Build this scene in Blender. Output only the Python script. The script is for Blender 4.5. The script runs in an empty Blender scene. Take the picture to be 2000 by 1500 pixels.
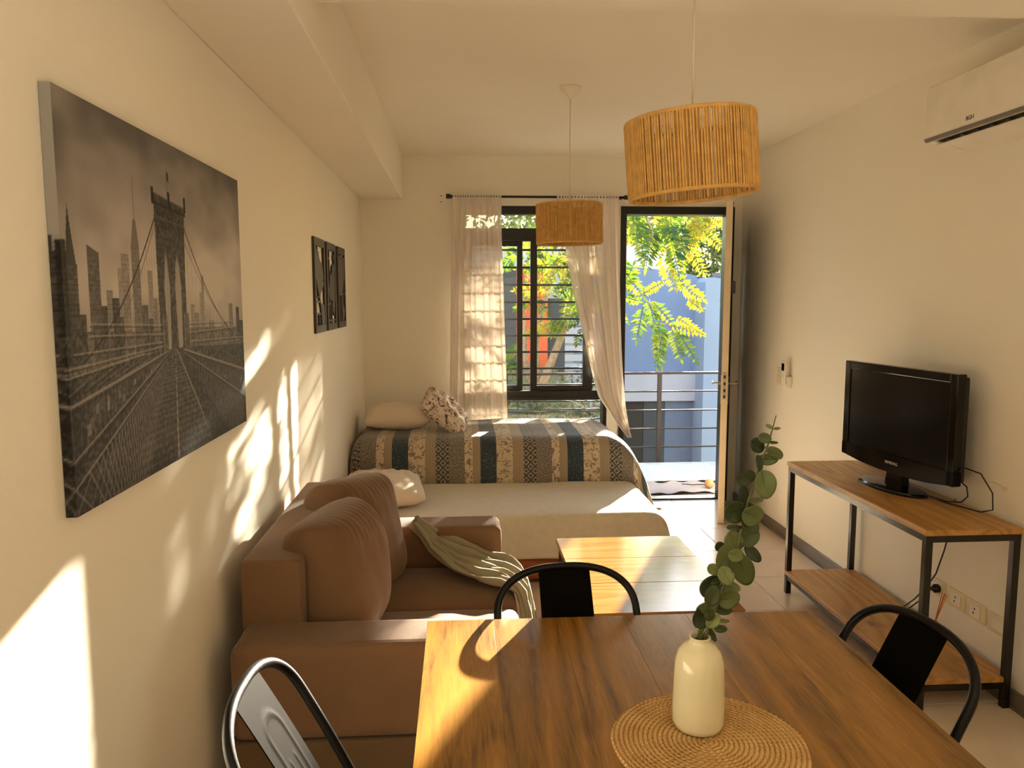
import bpy, bmesh, math, random
import numpy as np
from mathutils import Vector, Matrix
from math import pi, sin, cos, sqrt
random.seed(7)
rng = np.random.default_rng(7)
SC = bpy.context.scene
COL = SC.collection

# ------------------------------------------------------------------ camera
YAW, PITCH, ROLL, FPX = 0.06626561707532828, 0.1095429720502151, -0.0013750902374006567, 1520.0
fw = Vector((sin(YAW)*cos(PITCH), cos(YAW)*cos(PITCH), -sin(PITCH)))
rt = Vector((cos(YAW), -sin(YAW), 0.0))
up = rt.cross(fw)
r2 = rt*cos(ROLL) + up*sin(ROLL)
u2 = -rt*sin(ROLL) + up*cos(ROLL)
cam_d = bpy.data.cameras.new('camera')
cam = bpy.data.objects.new('camera', cam_d)
COL.objects.link(cam)
M3 = Matrix((r2, u2, -fw)).transposed()
cam.matrix_world = Matrix.Translation((0, 0, 1.5)) @ M3.to_4x4()
cam_d.sensor_width = 36.0
cam_d.lens = FPX/2000*36
cam_d.clip_start = 0.05
SC.camera = cam

def at(px, py, Y):
    """the point of the place at depth Y that the photograph shows at this pixel"""
    d = fw + r2*((px-1000)/FPX) - u2*((py-750)/FPX)
    return Vector((0, 0, 1.5)) + d*(Y/d.y)

# ------------------------------------------------------------------ sky, sun, exposure
SUN = Vector((-0.446, -1.0, -0.2475)).normalized()
w = bpy.data.worlds.new('world')
SC.world = w
w.use_nodes = True
nt = w.node_tree
nt.nodes.clear()
sky = nt.nodes.new('ShaderNodeTexSky')
sky.sky_type = 'NISHITA'
sky.sun_disc = False
sky.sun_elevation = math.asin(-SUN.z)
sky.sun_rotation = math.atan2(0.446, 1.0)
sky.air_density = 1.2
sky.dust_density = 0.4
bg = nt.nodes.new('ShaderNodeBackground')
bg.inputs['Strength'].default_value = 0.76
out = nt.nodes.new('ShaderNodeOutputWorld')
nt.links.new(sky.outputs[0], bg.inputs[0])
nt.links.new(bg.outputs[0], out.inputs[0])

sl = bpy.data.lights.new('sun', 'SUN')
sl.energy = 55.0
sl.color = (1.0, 0.885, 0.70)
sl.angle = math.radians(0.7)
so = bpy.data.objects.new('sun', sl)
COL.objects.link(so)
so.location = (6, 14, 8)
so.rotation_euler = SUN.to_track_quat('-Z', 'Y').to_euler()

al = bpy.data.lights.new('upward_fill', 'AREA')
al.shape = 'RECTANGLE'
al.size = 0.5
al.size_y = 0.5
al.energy = 22.0
al.color = (1.0, 0.90, 0.72)
ao = bpy.data.objects.new('upward_fill', al)
COL.objects.link(ao)
ao.location = (0.35, -0.7, 1.0)     # added fill behind the camera, aimed up to brighten ceiling and beams
ao.rotation_euler = (math.pi, 0, 0)

SC.view_settings.view_transform = 'Standard'
SC.view_settings.look = 'None'
SC.view_settings.exposure = 0.54
SC.view_settings.gamma = 1.0
SC.view_settings.use_curve_mapping = False
SC.cycles.diffuse_bounces = 7
SC.cycles.transparent_max_bounces = 16
SC.cycles.max_bounces = 12

# ------------------------------------------------------------------ material helpers
def lin(c):
    def f(v):
        v /= 255.0
        return v/12.92 if v <= 0.04045 else ((v+0.055)/1.055)**2.4
    return tuple(f(v) for v in c) + (1.0,)

class NT:
    def __init__(s, name):
        s.m = bpy.data.materials.new(name)
        s.m.use_nodes = True
        s.t = s.m.node_tree
        s.t.nodes.clear()
        s.out = s.n('ShaderNodeOutputMaterial')
    def n(s, kind, **kw):
        nd = s.t.nodes.new(kind)
        for k, v in kw.items():
            if k.startswith('i_'):
                nd.inputs[k[2:].replace('_', ' ')].default_value = v
            else:
                setattr(nd, k, v)
        return nd
    def l(s, a, b):
        s.t.links.new(a, b)
    def math(s, op, a, b=None, c=None):
        nd = s.n('ShaderNodeMath', operation=op)
        for i, v in enumerate((a, b, c)):
            if v is None:
                continue
            if isinstance(v, (int, float)):
                nd.inputs[i].default_value = v
            else:
                s.l(v, nd.inputs[i])
        return nd.outputs[0]
    def mix(s, fac, a, b, blend='MIX'):
        nd = s.n('ShaderNodeMix', data_type='RGBA', blend_type=blend)
        for sock, v in ((nd.inputs[0], fac), (nd.inputs[6], a), (nd.inputs[7], b)):
            if isinstance(v, (int, float)):
                sock.default_value = v
            elif isinstance(v, tuple):
                sock.default_value = v
            else:
                s.l(v, sock)
        return nd.outputs[2]
    def ramp(s, fac, stops, interp='LINEAR'):
        nd = s.n('ShaderNodeValToRGB')
        cr = nd.color_ramp
        cr.interpolation = interp
        while len(cr.elements) < len(stops):
            cr.elements.new(0.5)
        for e, (p, c) in zip(cr.elements, stops):
            e.position = p
            e.color = c if len(c) == 4 else tuple(c)+(1,)
        s.l(fac, nd.inputs[0])
        return nd.outputs[0]
    def coord(s, kind='Object', scale=(1, 1, 1), rot=(0, 0, 0), loc=(0, 0, 0)):
        tc = s.n('ShaderNodeTexCoord')
        mp = s.n('ShaderNodeMapping')
        mp.inputs['Scale'].default_value = scale
        mp.inputs['Rotation'].default_value = rot
        mp.inputs['Location'].default_value = loc
        s.l(tc.outputs[kind], mp.inputs[0])
        return mp.outputs[0]
    def noise(s, vec, scale, detail=3, rough=0.5, dist=0.0):
        nd = s.n('ShaderNodeTexNoise')
        nd.inputs['Scale'].default_value = scale
        nd.inputs['Detail'].default_value = detail
        nd.inputs['Roughness'].default_value = rough
        nd.inputs['Distortion'].default_value = dist
        if vec is not None:
            s.l(vec, nd.inputs['Vector'])
        return nd.outputs[0]
    def bsdf(s, color, rough=0.5, metal=0.0, spec=0.5, bump=None, bstr=0.2, bdist=0.01, **kw):
        b = s.n('ShaderNodeBsdfPrincipled')
        if isinstance(color, tuple):
            b.inputs['Base Color'].default_value = color
        else:
            s.l(color, b.inputs['Base Color'])
        if isinstance(rough, (int, float)):
            b.inputs['Roughness'].default_value = rough
        else:
            s.l(rough, b.inputs['Roughness'])
        b.inputs['Metallic'].default_value = metal
        b.inputs['Specular IOR Level'].default_value = spec
        for k, v in kw.items():
            b.inputs[k.replace('_', ' ')].default_value = v
        if bump is not None:
            bp = s.n('ShaderNodeBump')
            bp.inputs['Strength'].default_value = bstr
            bp.inputs['Distance'].default_value = bdist
            s.l(bump, bp.inputs['Height'])
            s.l(bp.outputs[0], b.inputs['Normal'])
        s.l(b.outputs[0], s.out.inputs[0])
        return b

def plain(name, rgb, rough=0.5, metal=0.0, spec=0.5, var=0.06, nscale=8.0, bstr=0.05, bscale=60.0, bdist=0.003, **kw):
    t = NT(name)
    co = t.coord()
    n = t.noise(co, nscale, 4)
    c = lin(rgb)
    d = tuple(v*(1-var) for v in c[:3])+(1,)
    e = tuple(min(1, v*(1+var)) for v in c[:3])+(1,)
    col = t.ramp(n, [(0.3, d), (0.7, e)])
    t.bsdf(col, rough, metal, spec, bump=t.noise(co, bscale, 3), bstr=bstr, bdist=bdist, **kw)
    return t.m

def wood(name, c1, c2, c3, axis='Y', rough=0.35, freq=9.0, coat=0.0, stretch=0.07, dark=0.5):
    t = NT(name)
    sc = {'Y': (1, stretch, 1), 'X': (stretch, 1, 1), 'Z': (1, 1, stretch)}[axis]
    tc = t.n('ShaderNodeTexCoord')
    oi = t.n('ShaderNodeObjectInfo')
    add = t.n('ShaderNodeVectorMath', operation='ADD')
    sc1 = t.n('ShaderNodeVectorMath', operation='SCALE')
    comb = t.n('ShaderNodeCombineXYZ')
    for i in range(3):
        t.l(oi.outputs['Random'], comb.inputs[i])
    t.l(comb.outputs[0], sc1.inputs[0])
    sc1.inputs['Scale'].default_value = 23.0
    t.l(tc.outputs['Object'], add.inputs[0])
    t.l(sc1.outputs[0], add.inputs[1])
    mp = t.n('ShaderNodeMapping')
    mp.inputs['Scale'].default_value = sc
    t.l(add.outputs[0], mp.inputs[0])
    v = mp.outputs[0]
    # growth rings: contours of a stretched noise field
    big = t.noise(v, freq*0.55, 1.5, 0.4, 0.25)
    rings = t.math('FRACT', t.math('MULTIPLY', big, 13.0))
    rings = t.math('ABSOLUTE', t.math('SUBTRACT', rings, 0.5))
    rings = t.math('MULTIPLY', rings, 2.0)
    fine = t.noise(v, freq*14, 5, 0.65)
    lines = t.noise(v, freq*6, 2, 0.5, 0.4)
    lines = t.math('ABSOLUTE', t.math('SUBTRACT', t.math('FRACT', t.math('MULTIPLY', lines, 7.0)), 0.5))
    g = t.math('ADD', t.math('MULTIPLY', rings, 0.42), t.math('MULTIPLY', fine, 0.55))
    g = t.math('ADD', g, t.math('MULTIPLY', lines, 0.30))
    col = t.ramp(g, [(0.18, lin(c3)), (0.45, lin(c2)), (0.85, lin(c1))])
    # knots
    mk = t.n('ShaderNodeMapping')
    mk.inputs['Scale'].default_value = {'Y': (1, .6, 1), 'X': (.6, 1, 1), 'Z': (1, 1, .6)}[axis]
    t.l(add.outputs[0], mk.inputs[0])
    vo = t.n('ShaderNodeTexVoronoi')
    vo.inputs['Scale'].default_value = 3.6
    t.l(mk.outputs[0], vo.inputs['Vector'])
    kn = t.ramp(vo.outputs['Distance'], [(0.03, (0.35, 0.25, 0.2, 1)), (0.06, (0.72, 0.66, 0.6, 1)), (0.13, (1, 1, 1, 1))])
    col = t.mix(1.0, col, kn, 'MULTIPLY')
    tone = t.math('ADD', t.math('MULTIPLY', oi.outputs['Random'], 0.22), 0.89)
    hs = t.n('ShaderNodeHueSaturation')
    t.l(tone, hs.inputs['Value'])
    t.l(col, hs.inputs['Color'])
    b = t.bsdf(hs.outputs[0], rough, bump=fine, bstr=0.25, bdist=0.0006)
    b.inputs['Coat Weight'].default_value = coat
    b.inputs['Coat Roughness'].default_value = 0.22
    return t.m

def fabric(name, rgb, var=0.12, scale=420.0, bstr=0.35, rough=0.9, sheen=0.3, wrinkle=0.0, nscale=5.0):
    t = NT(name)
    co = t.coord()
    n1 = t.noise(co, scale, 2)
    n2 = t.noise(co, nscale, 4)
    c = lin(rgb)
    m = t.math('ADD', t.math('MULTIPLY', n1, 0.45), t.math('MULTIPLY', n2, 0.55))
    col = t.ramp(m, [(0.3, tuple(v*(1-var) for v in c[:3])+(1,)), (0.7, tuple(min(1, v*(1+var)) for v in c[:3])+(1,))])
    h = n1
    if wrinkle:
        h = t.math('ADD', n1, t.math('MULTIPLY', t.noise(co, 9.0, 3, 0.55, 0.8), wrinkle))
    b = t.bsdf(col, rough, spec=0.1, bump=h, bstr=bstr, bdist=0.002)
    b.inputs['Sheen Weight'].default_value = sheen
    b.inputs['Sheen Roughness'].default_value = 0.4
    return t.m

# ------------------------------------------------------------------ mesh helpers
class MB:
    def __init__(s):
        s.b = bmesh.new()
        s.uv = None
    def box(s, x0, x1, y0, y1, z0, z1, bev=0.0, seg=2):
        t = bmesh.new()
        vs = [t.verts.new((x, y, z)) for x in (x0, x1) for y in (y0, y1) for z in (z0, z1)]
        for f in ((0, 1, 3, 2), (4, 6, 7, 5), (0, 4, 5, 1), (2, 3, 7, 6), (0, 2, 6, 4), (1, 5, 7, 3)):
            t.faces.new([vs[i] for i in f])
        bmesh.ops.recalc_face_normals(t, faces=t.faces)
        if bev > 0:
            bmesh.ops.bevel(t, geom=list(t.edges), offset=bev, segments=seg, affect='EDGES', profile=0.5)
        s.merge(t)
        return s
    def merge(s, t, mat=None):
        if mat is not None:
            t.transform(mat)
        me = bpy.data.meshes.new('tmp')
        t.to_mesh(me)
        t.free()
        s.b.from_mesh(me)
        bpy.data.meshes.remove(me)
    def tube(s, pts, r, n=8, closed=False, cap=True, flat=None):
        pts = [Vector(p) for p in pts]
        rs = r if isinstance(r, (list, tuple)) else [r]*len(pts)
        rings = []
        N = len(pts)
        prev = None
        for i, p in enumerate(pts):
            if closed:
                d = (pts[(i+1) % N]-pts[i-1]).normalized()
            else:
                d = (pts[min(i+1, N-1)]-pts[max(i-1, 0)]).normalized()
            if prev is None:
                a = d.cross(Vector((0, 0, 1)))
                if a.length < 1e-3:
                    a = d.cross(Vector((1, 0, 0)))
                a.normalize()
            else:
                a = prev - d*prev.dot(d)
                a.normalize()
            prev = a
            b = d.cross(a)
            ring = []
            for k in range(n):
                th = 2*pi*k/n
                ca, sa = cos(th)*rs[i], sin(th)*rs[i]
                if flat:
                    ca *= flat[0]
                    sa *= flat[1]
                ring.append(s.b.verts.new(p+a*ca+b*sa))
            rings.append(ring)
        M = N if closed else N-1
        for i in range(M):
            A, B = rings[i], rings[(i+1) % N]
            for k in range(n):
                f = s.b.faces.new((A[k], A[(k+1) % n], B[(k+1) % n], B[k]))
                f.smooth = True
        if cap and not closed:
            s.b.faces.new(rings[0][::-1])
            s.b.faces.new(rings[-1])
        return s
    def lathe(s, prof, cx=0, cy=0, n=32, cz=0, smooth=True):
        rings = []
        for (r, z) in prof:
            if r < 1e-6:
                rings.append([s.b.verts.new((cx, cy, cz+z))])
            else:
                rings.append([s.b.verts.new((cx+r*cos(2*pi*k/n), cy+r*sin(2*pi*k/n), cz+z)) for k in range(n)])
        for A, B in zip(rings, rings[1:]):
            for k in range(n):
                k2 = (k+1) % n
                if len(A) == 1 and len(B) == 1:
                    continue
                if len(A) == 1:
                    f = s.b.faces.new((A[0], B[k2], B[k]))
                elif len(B) == 1:
                    f = s.b.faces.new((A[k], A[k2], B[0]))
                else:
                    f = s.b.faces.new((A[k], A[k2], B[k2], B[k]))
                f.smooth = smooth
        return s
    def prism(s, poly, axis, a0, a1):
        """poly: 2-D outline; axis X: (y,z), Y: (x,z), Z: (x,y)"""
        def P(u, v, a):
            return {'X': (a, u, v), 'Y': (u, a, v), 'Z': (u, v, a)}[axis]
        A = [s.b.verts.new(P(u, v, a0)) for u, v in poly]
        B = [s.b.verts.new(P(u, v, a1)) for u, v in poly]
        s.b.faces.new(A)
        s.b.faces.new(B[::-1])
        for k in range(len(A)):
            k2 = (k+1) % len(A)
            s.b.faces.new((A[k], B[k], B[k2], A[k2]))
        return s
    def grid(s, P, nu, nv, smooth=True, uvf=None, close_u=False):
        V = [[s.b.verts.new(P(i/(nu-1 if not close_u else nu), j/(nv-1))) for j in range(nv)] for i in range(nu)]
        uvl = s.b.loops.layers.uv.verify() if uvf else None
        for i in range(nu if close_u else nu-1):
            for j in range(nv-1):
                i2 = (i+1) % nu
                q = ((i, j), (i2, j), (i2, j+1), (i, j+1))
                f = s.b.faces.new([V[a][b] for a, b in q])
                f.smooth = smooth
                if uvf:
                    for lo, (a, b) in zip(f.loops, q):
                        lo[uvl].uv = uvf(a/(nu-1), b/(nv-1))
        return s
    def quad(s, a, b, c, d):
        s.b.faces.new([s.b.verts.new(Vector(p)) for p in (a, b, c, d)])
        return s
    def poly(s, pts, th, normal):
        A = [s.b.verts.new(Vector(p)) for p in pts]
        nn = Vector(normal)*th
        B = [s.b.verts.new(Vector(p)+nn) for p in pts]
        s.b.faces.new(A)
        s.b.faces.new(B[::-1])
        for k in range(len(A)):
            k2 = (k+1) % len(A)
            s.b.faces.new((A[k], B[k], B[k2], A[k2]))
        return s

def base_of(p):
    v = Vector((0, 0, 0))
    while p is not None:
        v = v + Vector(p.location)
        p = p.parent
    return v

def obj(name, mb, mat, parent=None, world=True, recalc=True, smooth=None):
    if recalc:
        bmesh.ops.recalc_face_normals(mb.b, faces=mb.b.faces)
    if world and parent is not None:
        bmesh.ops.translate(mb.b, verts=mb.b.verts, vec=-base_of(parent))
    if smooth is not None:
        for f in mb.b.faces:
            f.smooth = smooth
    me = bpy.data.meshes.new(name)
    mb.b.to_mesh(me)
    mb.b.free()
    if mat is not None:
        me.materials.append(mat)
    o = bpy.data.objects.new(name, me)
    COL.objects.link(o)
    o.parent = parent
    return o

def tag(o, label=None, cat=None, group=None, kind=None):
    if label:
        o['label'] = label
    if cat:
        o['category'] = cat
    if group:
        o['group'] = group
    if kind:
        o['kind'] = kind
    return o

def thing(name, label, cat, loc=(0, 0, 0), rotz=0, group=None):
    o = bpy.data.objects.new(name, None)
    o.empty_display_size = 0.05
    COL.objects.link(o)
    o.location = loc
    o.rotation_euler = (0, 0, rotz)
    return tag(o, label, cat, group)

def origin(o, loc):
    """move a top-level mesh object's origin without moving its shape"""
    loc = Vector(loc)
    o.data.transform(Matrix.Translation(-loc))
    o.location = loc
    return o

def children(o):
    return [c for c in bpy.data.objects if c.parent is o]

def copy_tree(o, parent=None):
    c = o.copy()
    COL.objects.link(c)
    c.parent = parent
    for ch in children(o):
        copy_tree(ch, c)
    return c

def rounded(x0, x1, y0, y1, r, n=6):
    pts = []
    for cx, cy, a0 in ((x1-r, y1-r, 0), (x0+r, y1-r, pi/2), (x0+r, y0+r, pi), (x1-r, y0+r, 1.5*pi)):
        for k in range(n+1):
            a = a0+pi/2*k/n
            pts.append((cx+r*cos(a), cy+r*sin(a)))
    return pts

# ------------------------------------------------------------------ materials
def wall_mat(name, rgb, warm=0.0):
    t = NT(name)
    co = t.coord()
    big = t.noise(co, 1.2, 3)
    fine = t.noise(co, 120, 2)
    c = lin(rgb)
    col = t.ramp(big, [(0.3, tuple(v*0.97 for v in c[:3])+(1,)), (0.7, c)])
    h = t.math('ADD', t.math('MULTIPLY', t.noise(co, 5, 3), 3.0), t.math('MULTIPLY', fine, 0.35))
    t.bsdf(col, 0.75, spec=0.25, bump=h, bstr=0.25, bdist=0.003)
    return t.m

m_wall = wall_mat('cream_wall_paint', (238, 232, 218))
m_ceil = wall_mat('ceiling_paint', (240, 233, 218))
m_tile = plain('beige_floor_tile', (212, 196, 178), rough=0.18, var=0.05, nscale=6, bstr=0.02, spec=0.5)
m_grout = plain('tile_grout', (150, 132, 112), rough=0.8)
m_base = plain('grey_baseboard', (112, 104, 92), rough=0.3)
m_black = plain('black_aluminium', (14, 13, 13), rough=0.35, var=0.1)
m_black_gloss = plain('black_steel_paint', (12, 11, 10), rough=0.22, var=0.1, spec=0.6, bstr=0.02)
m_chair = plain('satin_black_chair_paint', (8, 7, 6), rough=0.34, var=0.1, spec=0.22, bstr=0.02)
m_doorwhite = plain('cream_door_lacquer', (226, 205, 170), rough=0.4)
m_plate = plain('satin_black_plate_paint', (13, 10, 6), rough=0.6, var=0.15, spec=0.01, bstr=0.03)
m_steel = plain('brushed_steel', (190, 180, 165), rough=0.3, metal=1.0)
m_plastic = plain('white_plastic', (232, 226, 212), rough=0.35)
m_plastic_y = plain('ivory_plastic', (226, 214, 178), rough=0.3)
m_dark = plain('dark_plastic', (16, 15, 14), rough=0.3)
m_tvgloss = plain('piano_black_plastic', (8, 7, 7), rough=0.1, var=0.02, bstr=0.0, spec=0.35)
m_screen = plain('dark_screen_glass', (5, 5, 5), rough=0.16, var=0.02, bstr=0.0, spec=0.3)
m_cord_w = plain('white_cord', (220, 205, 180), rough=0.6)
m_sofa = fabric('brown_velvet', (114, 88, 66), sheen=0.2, wrinkle=0.8)
m_sofa_base = fabric('brown_velvet_base', (100, 80, 58), sheen=0.2)
m_throw = fabric('sage_cotton_throw', (146, 138, 114), sheen=0.0, wrinkle=1.0)
m_pillow = fabric('white_pillowcase', (222, 208, 190), var=0.04, wrinkle=1.5, sheen=0.05)
m_fleece = fabric('cream_fleece', (205, 196, 176), var=0.08, scale=160, bstr=0.9, sheen=0.5, nscale=30)
m_mattress = fabric('mattress_ticking', (210, 200, 185))
m_wood_table = wood('honey_stained_pine', (156, 110, 40), (126, 88, 31), (80, 54, 20), 'Y', 0.27, coat=0.0, freq=8.0)
m_wood_table_x = wood('honey_stained_pine_edge', (170, 121, 46), (138, 98, 36), (88, 60, 22), 'X', 0.27, coat=0.0)
m_wood_coffee = wood('light_oak_top', (150, 106, 54), (134, 90, 42), (110, 70, 30), 'X', 0.13, coat=0.0)
m_wood_tv = wood('brown_stained_pine', (200, 152, 84), (176, 128, 64), (132, 90, 42), 'Y', 0.38, coat=0.0)
m_wood_bed = wood('orange_pine', (190, 110, 52), (160, 86, 36), (110, 56, 22), 'X', 0.4)
m_ceramic = plain('cream_glazed_ceramic', (220, 212, 178), rough=0.12, var=0.03, bstr=0.0)
m_rope = plain('tan_paper_cord', (206, 160, 88), rough=0.85, var=0.15, nscale=40, bstr=0.4, bscale=300)
m_stem = plain('green_stem', (84, 84, 46), rough=0.6)
m_blue = plain('lavender_blue_render', (116, 128, 158), rough=0.9, var=0.07, nscale=1.2, bscale=10, bstr=0.3)
m_blue_pale = plain('pale_blue_render', (140, 150, 172), rough=0.9, var=0.05, nscale=1.5, bscale=10, bstr=0.3)
m_offwhite = plain('offwhite_render', (176, 172, 170), rough=0.9, var=0.04, nscale=2, bscale=10)
m_lilac = plain('lilac_grey_render', (172, 166, 176), rough=0.9, var=0.05, nscale=2, bscale=10)
m_concrete = plain('rough_concrete', (128, 122, 124), rough=0.95, var=0.25, nscale=6, bscale=30, bstr=0.8, bdist=0.02)
m_darkgrey = plain('dark_grey_render', (66, 66, 70), rough=0.8, var=0.1)
m_recess = plain('brown_black_recess', (40, 34, 28), rough=0.7, var=0.15)
m_orange = plain('terracotta_red_panel', (214, 92, 52), rough=0.8, var=0.12, nscale=3)
m_rail = plain('brown_railing_paint', (46, 32, 30), rough=0.5, spec=0.35)
m_soil = plain('garden_soil', (120, 108, 74), rough=1.0, var=0.35, nscale=14, bscale=40, bstr=1.0, bdist=0.03)
m_deck = plain('balcony_paving', (140, 134, 128), rough=0.5, var=0.08)
m_rag = fabric('grey_floor_cloth', (178, 178, 174), var=0.12, wrinkle=2.5, sheen=0.05)
m_rag2 = fabric('taupe_floor_cloth', (172, 154, 146), var=0.12, wrinkle=2.5, sheen=0.05)
m_bark = plain('tree_bark', (150, 124, 100), rough=0.9, var=0.3, nscale=20, bscale=60, bstr=0.8, bdist=0.01)
m_amber = plain('orange_reed', (206, 112, 44), rough=0.6)

def leaf_mat(name, stops, trans=0.45, rough=0.5, scale=6.0, tcol=(1, 1, 1)):
    t = NT(name)
    geo = t.n('ShaderNodeNewGeometry')
    oi = t.n('ShaderNodeObjectInfo')
    co = t.coord()
    n = t.noise(co, scale, 2)
    wi, wo = (0.1, 0.6) if name == 'eucalyptus_leaf' else (0.5, 0.15)
    f = t.math('ADD', t.math('MULTIPLY', geo.outputs['Random Per Island'], wi), t.math('MULTIPLY', n, 0.35))
    f = t.math('ADD', f, t.math('MULTIPLY', oi.outputs['Random'], wo))
    col = t.ramp(f, stops)
    b = t.n('ShaderNodeBsdfPrincipled')
    t.l(col, b.inputs['Base Color'])
    b.inputs['Roughness'].default_value = rough
    tr = t.n('ShaderNodeBsdfTranslucent')
    c2 = t.mix(1.0, col, tcol+(1,), 'MULTIPLY')
    t.l(c2, tr.inputs[0])
    mx = t.n('ShaderNodeMixShader')
    mx.inputs[0].default_value = trans
    t.l(b.outputs[0], mx.inputs[1])
    t.l(tr.outputs[0], mx.inputs[2])
    t.l(mx.outputs[0], t.out.inputs[0])
    return t.m

m_frond = leaf_mat('locust_leaflets', [(0.2, lin((40, 66, 14))), (0.5, lin((78, 104, 18))), (0.8, lin((124, 128, 22)))], 0.42)
m_frond_y = leaf_mat('yellowing_leaflets', [(0.2, lin((104, 116, 16))), (0.5, lin((148, 140, 20))), (0.8, lin((168, 136, 30)))], 0.45)
m_hedge = leaf_mat('far_foliage', [(0.2, lin((60, 74, 30))), (0.5, lin((92, 102, 48))), (0.8, lin((126, 126, 72)))], 0.25)
m_shrub = leaf_mat('shrub_leaves', [(0.2, lin((58, 68, 38))), (0.5, lin((98, 104, 62))), (0.8, lin((150, 144, 104)))], 0.35)
m_euc = leaf_mat('eucalyptus_leaf', [(0.2, lin((34, 46, 22))), (0.55, lin((70, 84, 42))), (0.9, lin((132, 142, 88)))], 0.15, 0.45, 3.0)

def glass_mat():
    t = NT('window_glass')
    fr = t.n('ShaderNodeFresnel')
    fr.inputs[0].default_value = 1.45
    tr = t.n('ShaderNodeBsdfTransparent')
    tr.inputs[0].default_value = (0.96, 0.97, 0.96, 1)
    gl = t.n('ShaderNodeBsdfGlossy')
    gl.inputs['Roughness'].default_value = 0.02
    mx = t.n('ShaderNodeMixShader')
    t.l(fr.outputs[0], mx.inputs[0])
    t.l(tr.outputs[0], mx.inputs[1])
    t.l(gl.outputs[0], mx.inputs[2])
    t.l(mx.outputs[0], t.out.inputs[0])
    return t.m
m_glass = glass_mat()

def sheer_mat():
    t = NT('sheer_linen')
    co = t.coord(scale=(1, 1, 1))
    n = t.noise(co, 300, 2)
    d = t.n('ShaderNodeBsdfDiffuse')
    d.inputs[0].default_value = lin((236, 226, 216))
    tl = t.n('ShaderNodeBsdfTranslucent')
    tl.inputs[0].default_value = lin((214, 198, 178))
    tp = t.n('ShaderNodeBsdfTransparent')
    m1 = t.n('ShaderNodeMixShader')
    m1.inputs[0].default_value = 0.07
    t.l(d.outputs[0], m1.inputs[1])
    t.l(tl.outputs[0], m1.inputs[2])
    m2 = t.n('ShaderNodeMixShader')
    t.l(t.math('MULTIPLY', n, 0.16), m2.inputs[0])
    t.l(m1.outputs[0], m2.inputs[1])
    t.l(tp.outputs[0], m2.inputs[2])
    t.l(m2.outputs[0], t.out.inputs[0])
    return t.m
m_sheer = sheer_mat()

def quilt_mat():
    t = NT('patchwork_quilt')
    uv = t.n('ShaderNodeUVMap')
    sep = t.n('ShaderNodeSeparateXYZ')
    t.l(uv.outputs[0], sep.inputs[0])
    U, V = sep.outputs[0], sep.outputs[1]
    f = t.math('FRACT', t.math('DIVIDE', t.math('ADD', U, 10*0.534+0.280), 0.534))
    cream, sand, blue, grey = lin((205, 188, 160)), lin((176, 160, 134)), lin((52, 66, 76)), lin((150, 142, 130))
    edges = [0.0, 0.18, 0.37, 0.49, 0.64, 0.82, 0.91]
    base = t.ramp(f, list(zip(edges, [blue, cream, sand, grey, grey, cream, sand])), 'CONSTANT')
    patc = t.ramp(f, list(zip(edges, [lin((100, 112, 116)), lin((120, 108, 104)), lin((122, 108, 88)), lin((38, 38, 40)), lin((84, 78, 74)), lin((110, 100, 92)), lin((118, 104, 84))])), 'CONSTANT')
    def sel(vals):
        return t.ramp(f, [(e, (v, v, v, 1)) for e, v in zip(edges, vals)], 'CONSTANT')
    vec = t.n('ShaderNodeMapping')
    t.l(uv.outputs[0], vec.inputs[0])
    fl = t.noise(vec.outputs[0], 34, 2, 0.6, 1.2)
    floral = t.ramp(fl, [(0.52, (0, 0, 0, 1)), (0.58, (1, 1, 1, 1))])
    fl2 = t.noise(vec.outputs[0], 95, 2, 0.5, 0.6)
    specks = t.ramp(fl2, [(0.58, (0, 0, 0, 1)), (0.64, (1, 1, 1, 1))])
    dots = t.ramp(t.noise(vec.outputs[0], 150, 1, 0.5), [(0.46, (0, 0, 0, 1)), (0.54, (1, 1, 1, 1))])
    st = t.math('GREATER_THAN', t.math('SINE', t.math('MULTIPLY', U, 700.0)), 0.3)
    a = t.math('ABSOLUTE', t.math('SINE', t.math('MULTIPLY', t.math('ADD', U, V), 56.0)))
    b = t.math('ABSOLUTE', t.math('SINE', t.math('MULTIPLY', t.math('SUBTRACT', U, V), 56.0)))
    di = t.math('MAXIMUM', t.math('LESS_THAN', t.math('MINIMUM', a, b), 0.32), t.math('GREATER_THAN', t.math('MINIMUM', a, b), 0.85))
    m = t.math('MULTIPLY', floral, sel([0, 1, 0, 0, 0, 1, 0]))
    m = t.math('ADD', m, t.math('MULTIPLY', specks, sel([1, 0, 0, 0, 0, 0, 0])))
    m = t.math('ADD', m, t.math('MULTIPLY', st, sel([0, 0, 1, 0, 0, 0, 1])))
    m = t.math('ADD', m, t.math('MULTIPLY', di, sel([0, 0, 0, 1, 0, 0, 0])))
    m = t.math('ADD', m, t.math('MULTIPLY', dots, sel([0, 0, 0, 0, 1, 0, 0])))
    m = t.math('MULTIPLY', m, 0.85)
    col = t.mix(m, base, patc)
    qs = t.noise(vec.outputs[0], 70, 2, 0.5, 0.5)
    b_ = t.bsdf(col, 0.85, spec=0.25, bump=qs, bstr=0.9, bdist=0.006)
    b_.inputs['Sheen Weight'].default_value = 0.3
    return t.m
m_quilt = quilt_mat()

def floral_mat():
    t = NT('floral_pillowcase')
    co = t.coord()
    n = t.noise(co, 26, 3, 0.6, 1.6)
    col = t.ramp(n, [(0.44, lin((222, 206, 188))), (0.55, lin((200, 182, 166))), (0.60, lin((112, 84, 76))), (0.72, lin((70, 50, 48)))])
    t.bsdf(col, 0.85, spec=0.2, bump=t.noise(co, 12, 3), bstr=0.4, bdist=0.01)
    return t.m
m_floral = floral_mat()

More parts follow.
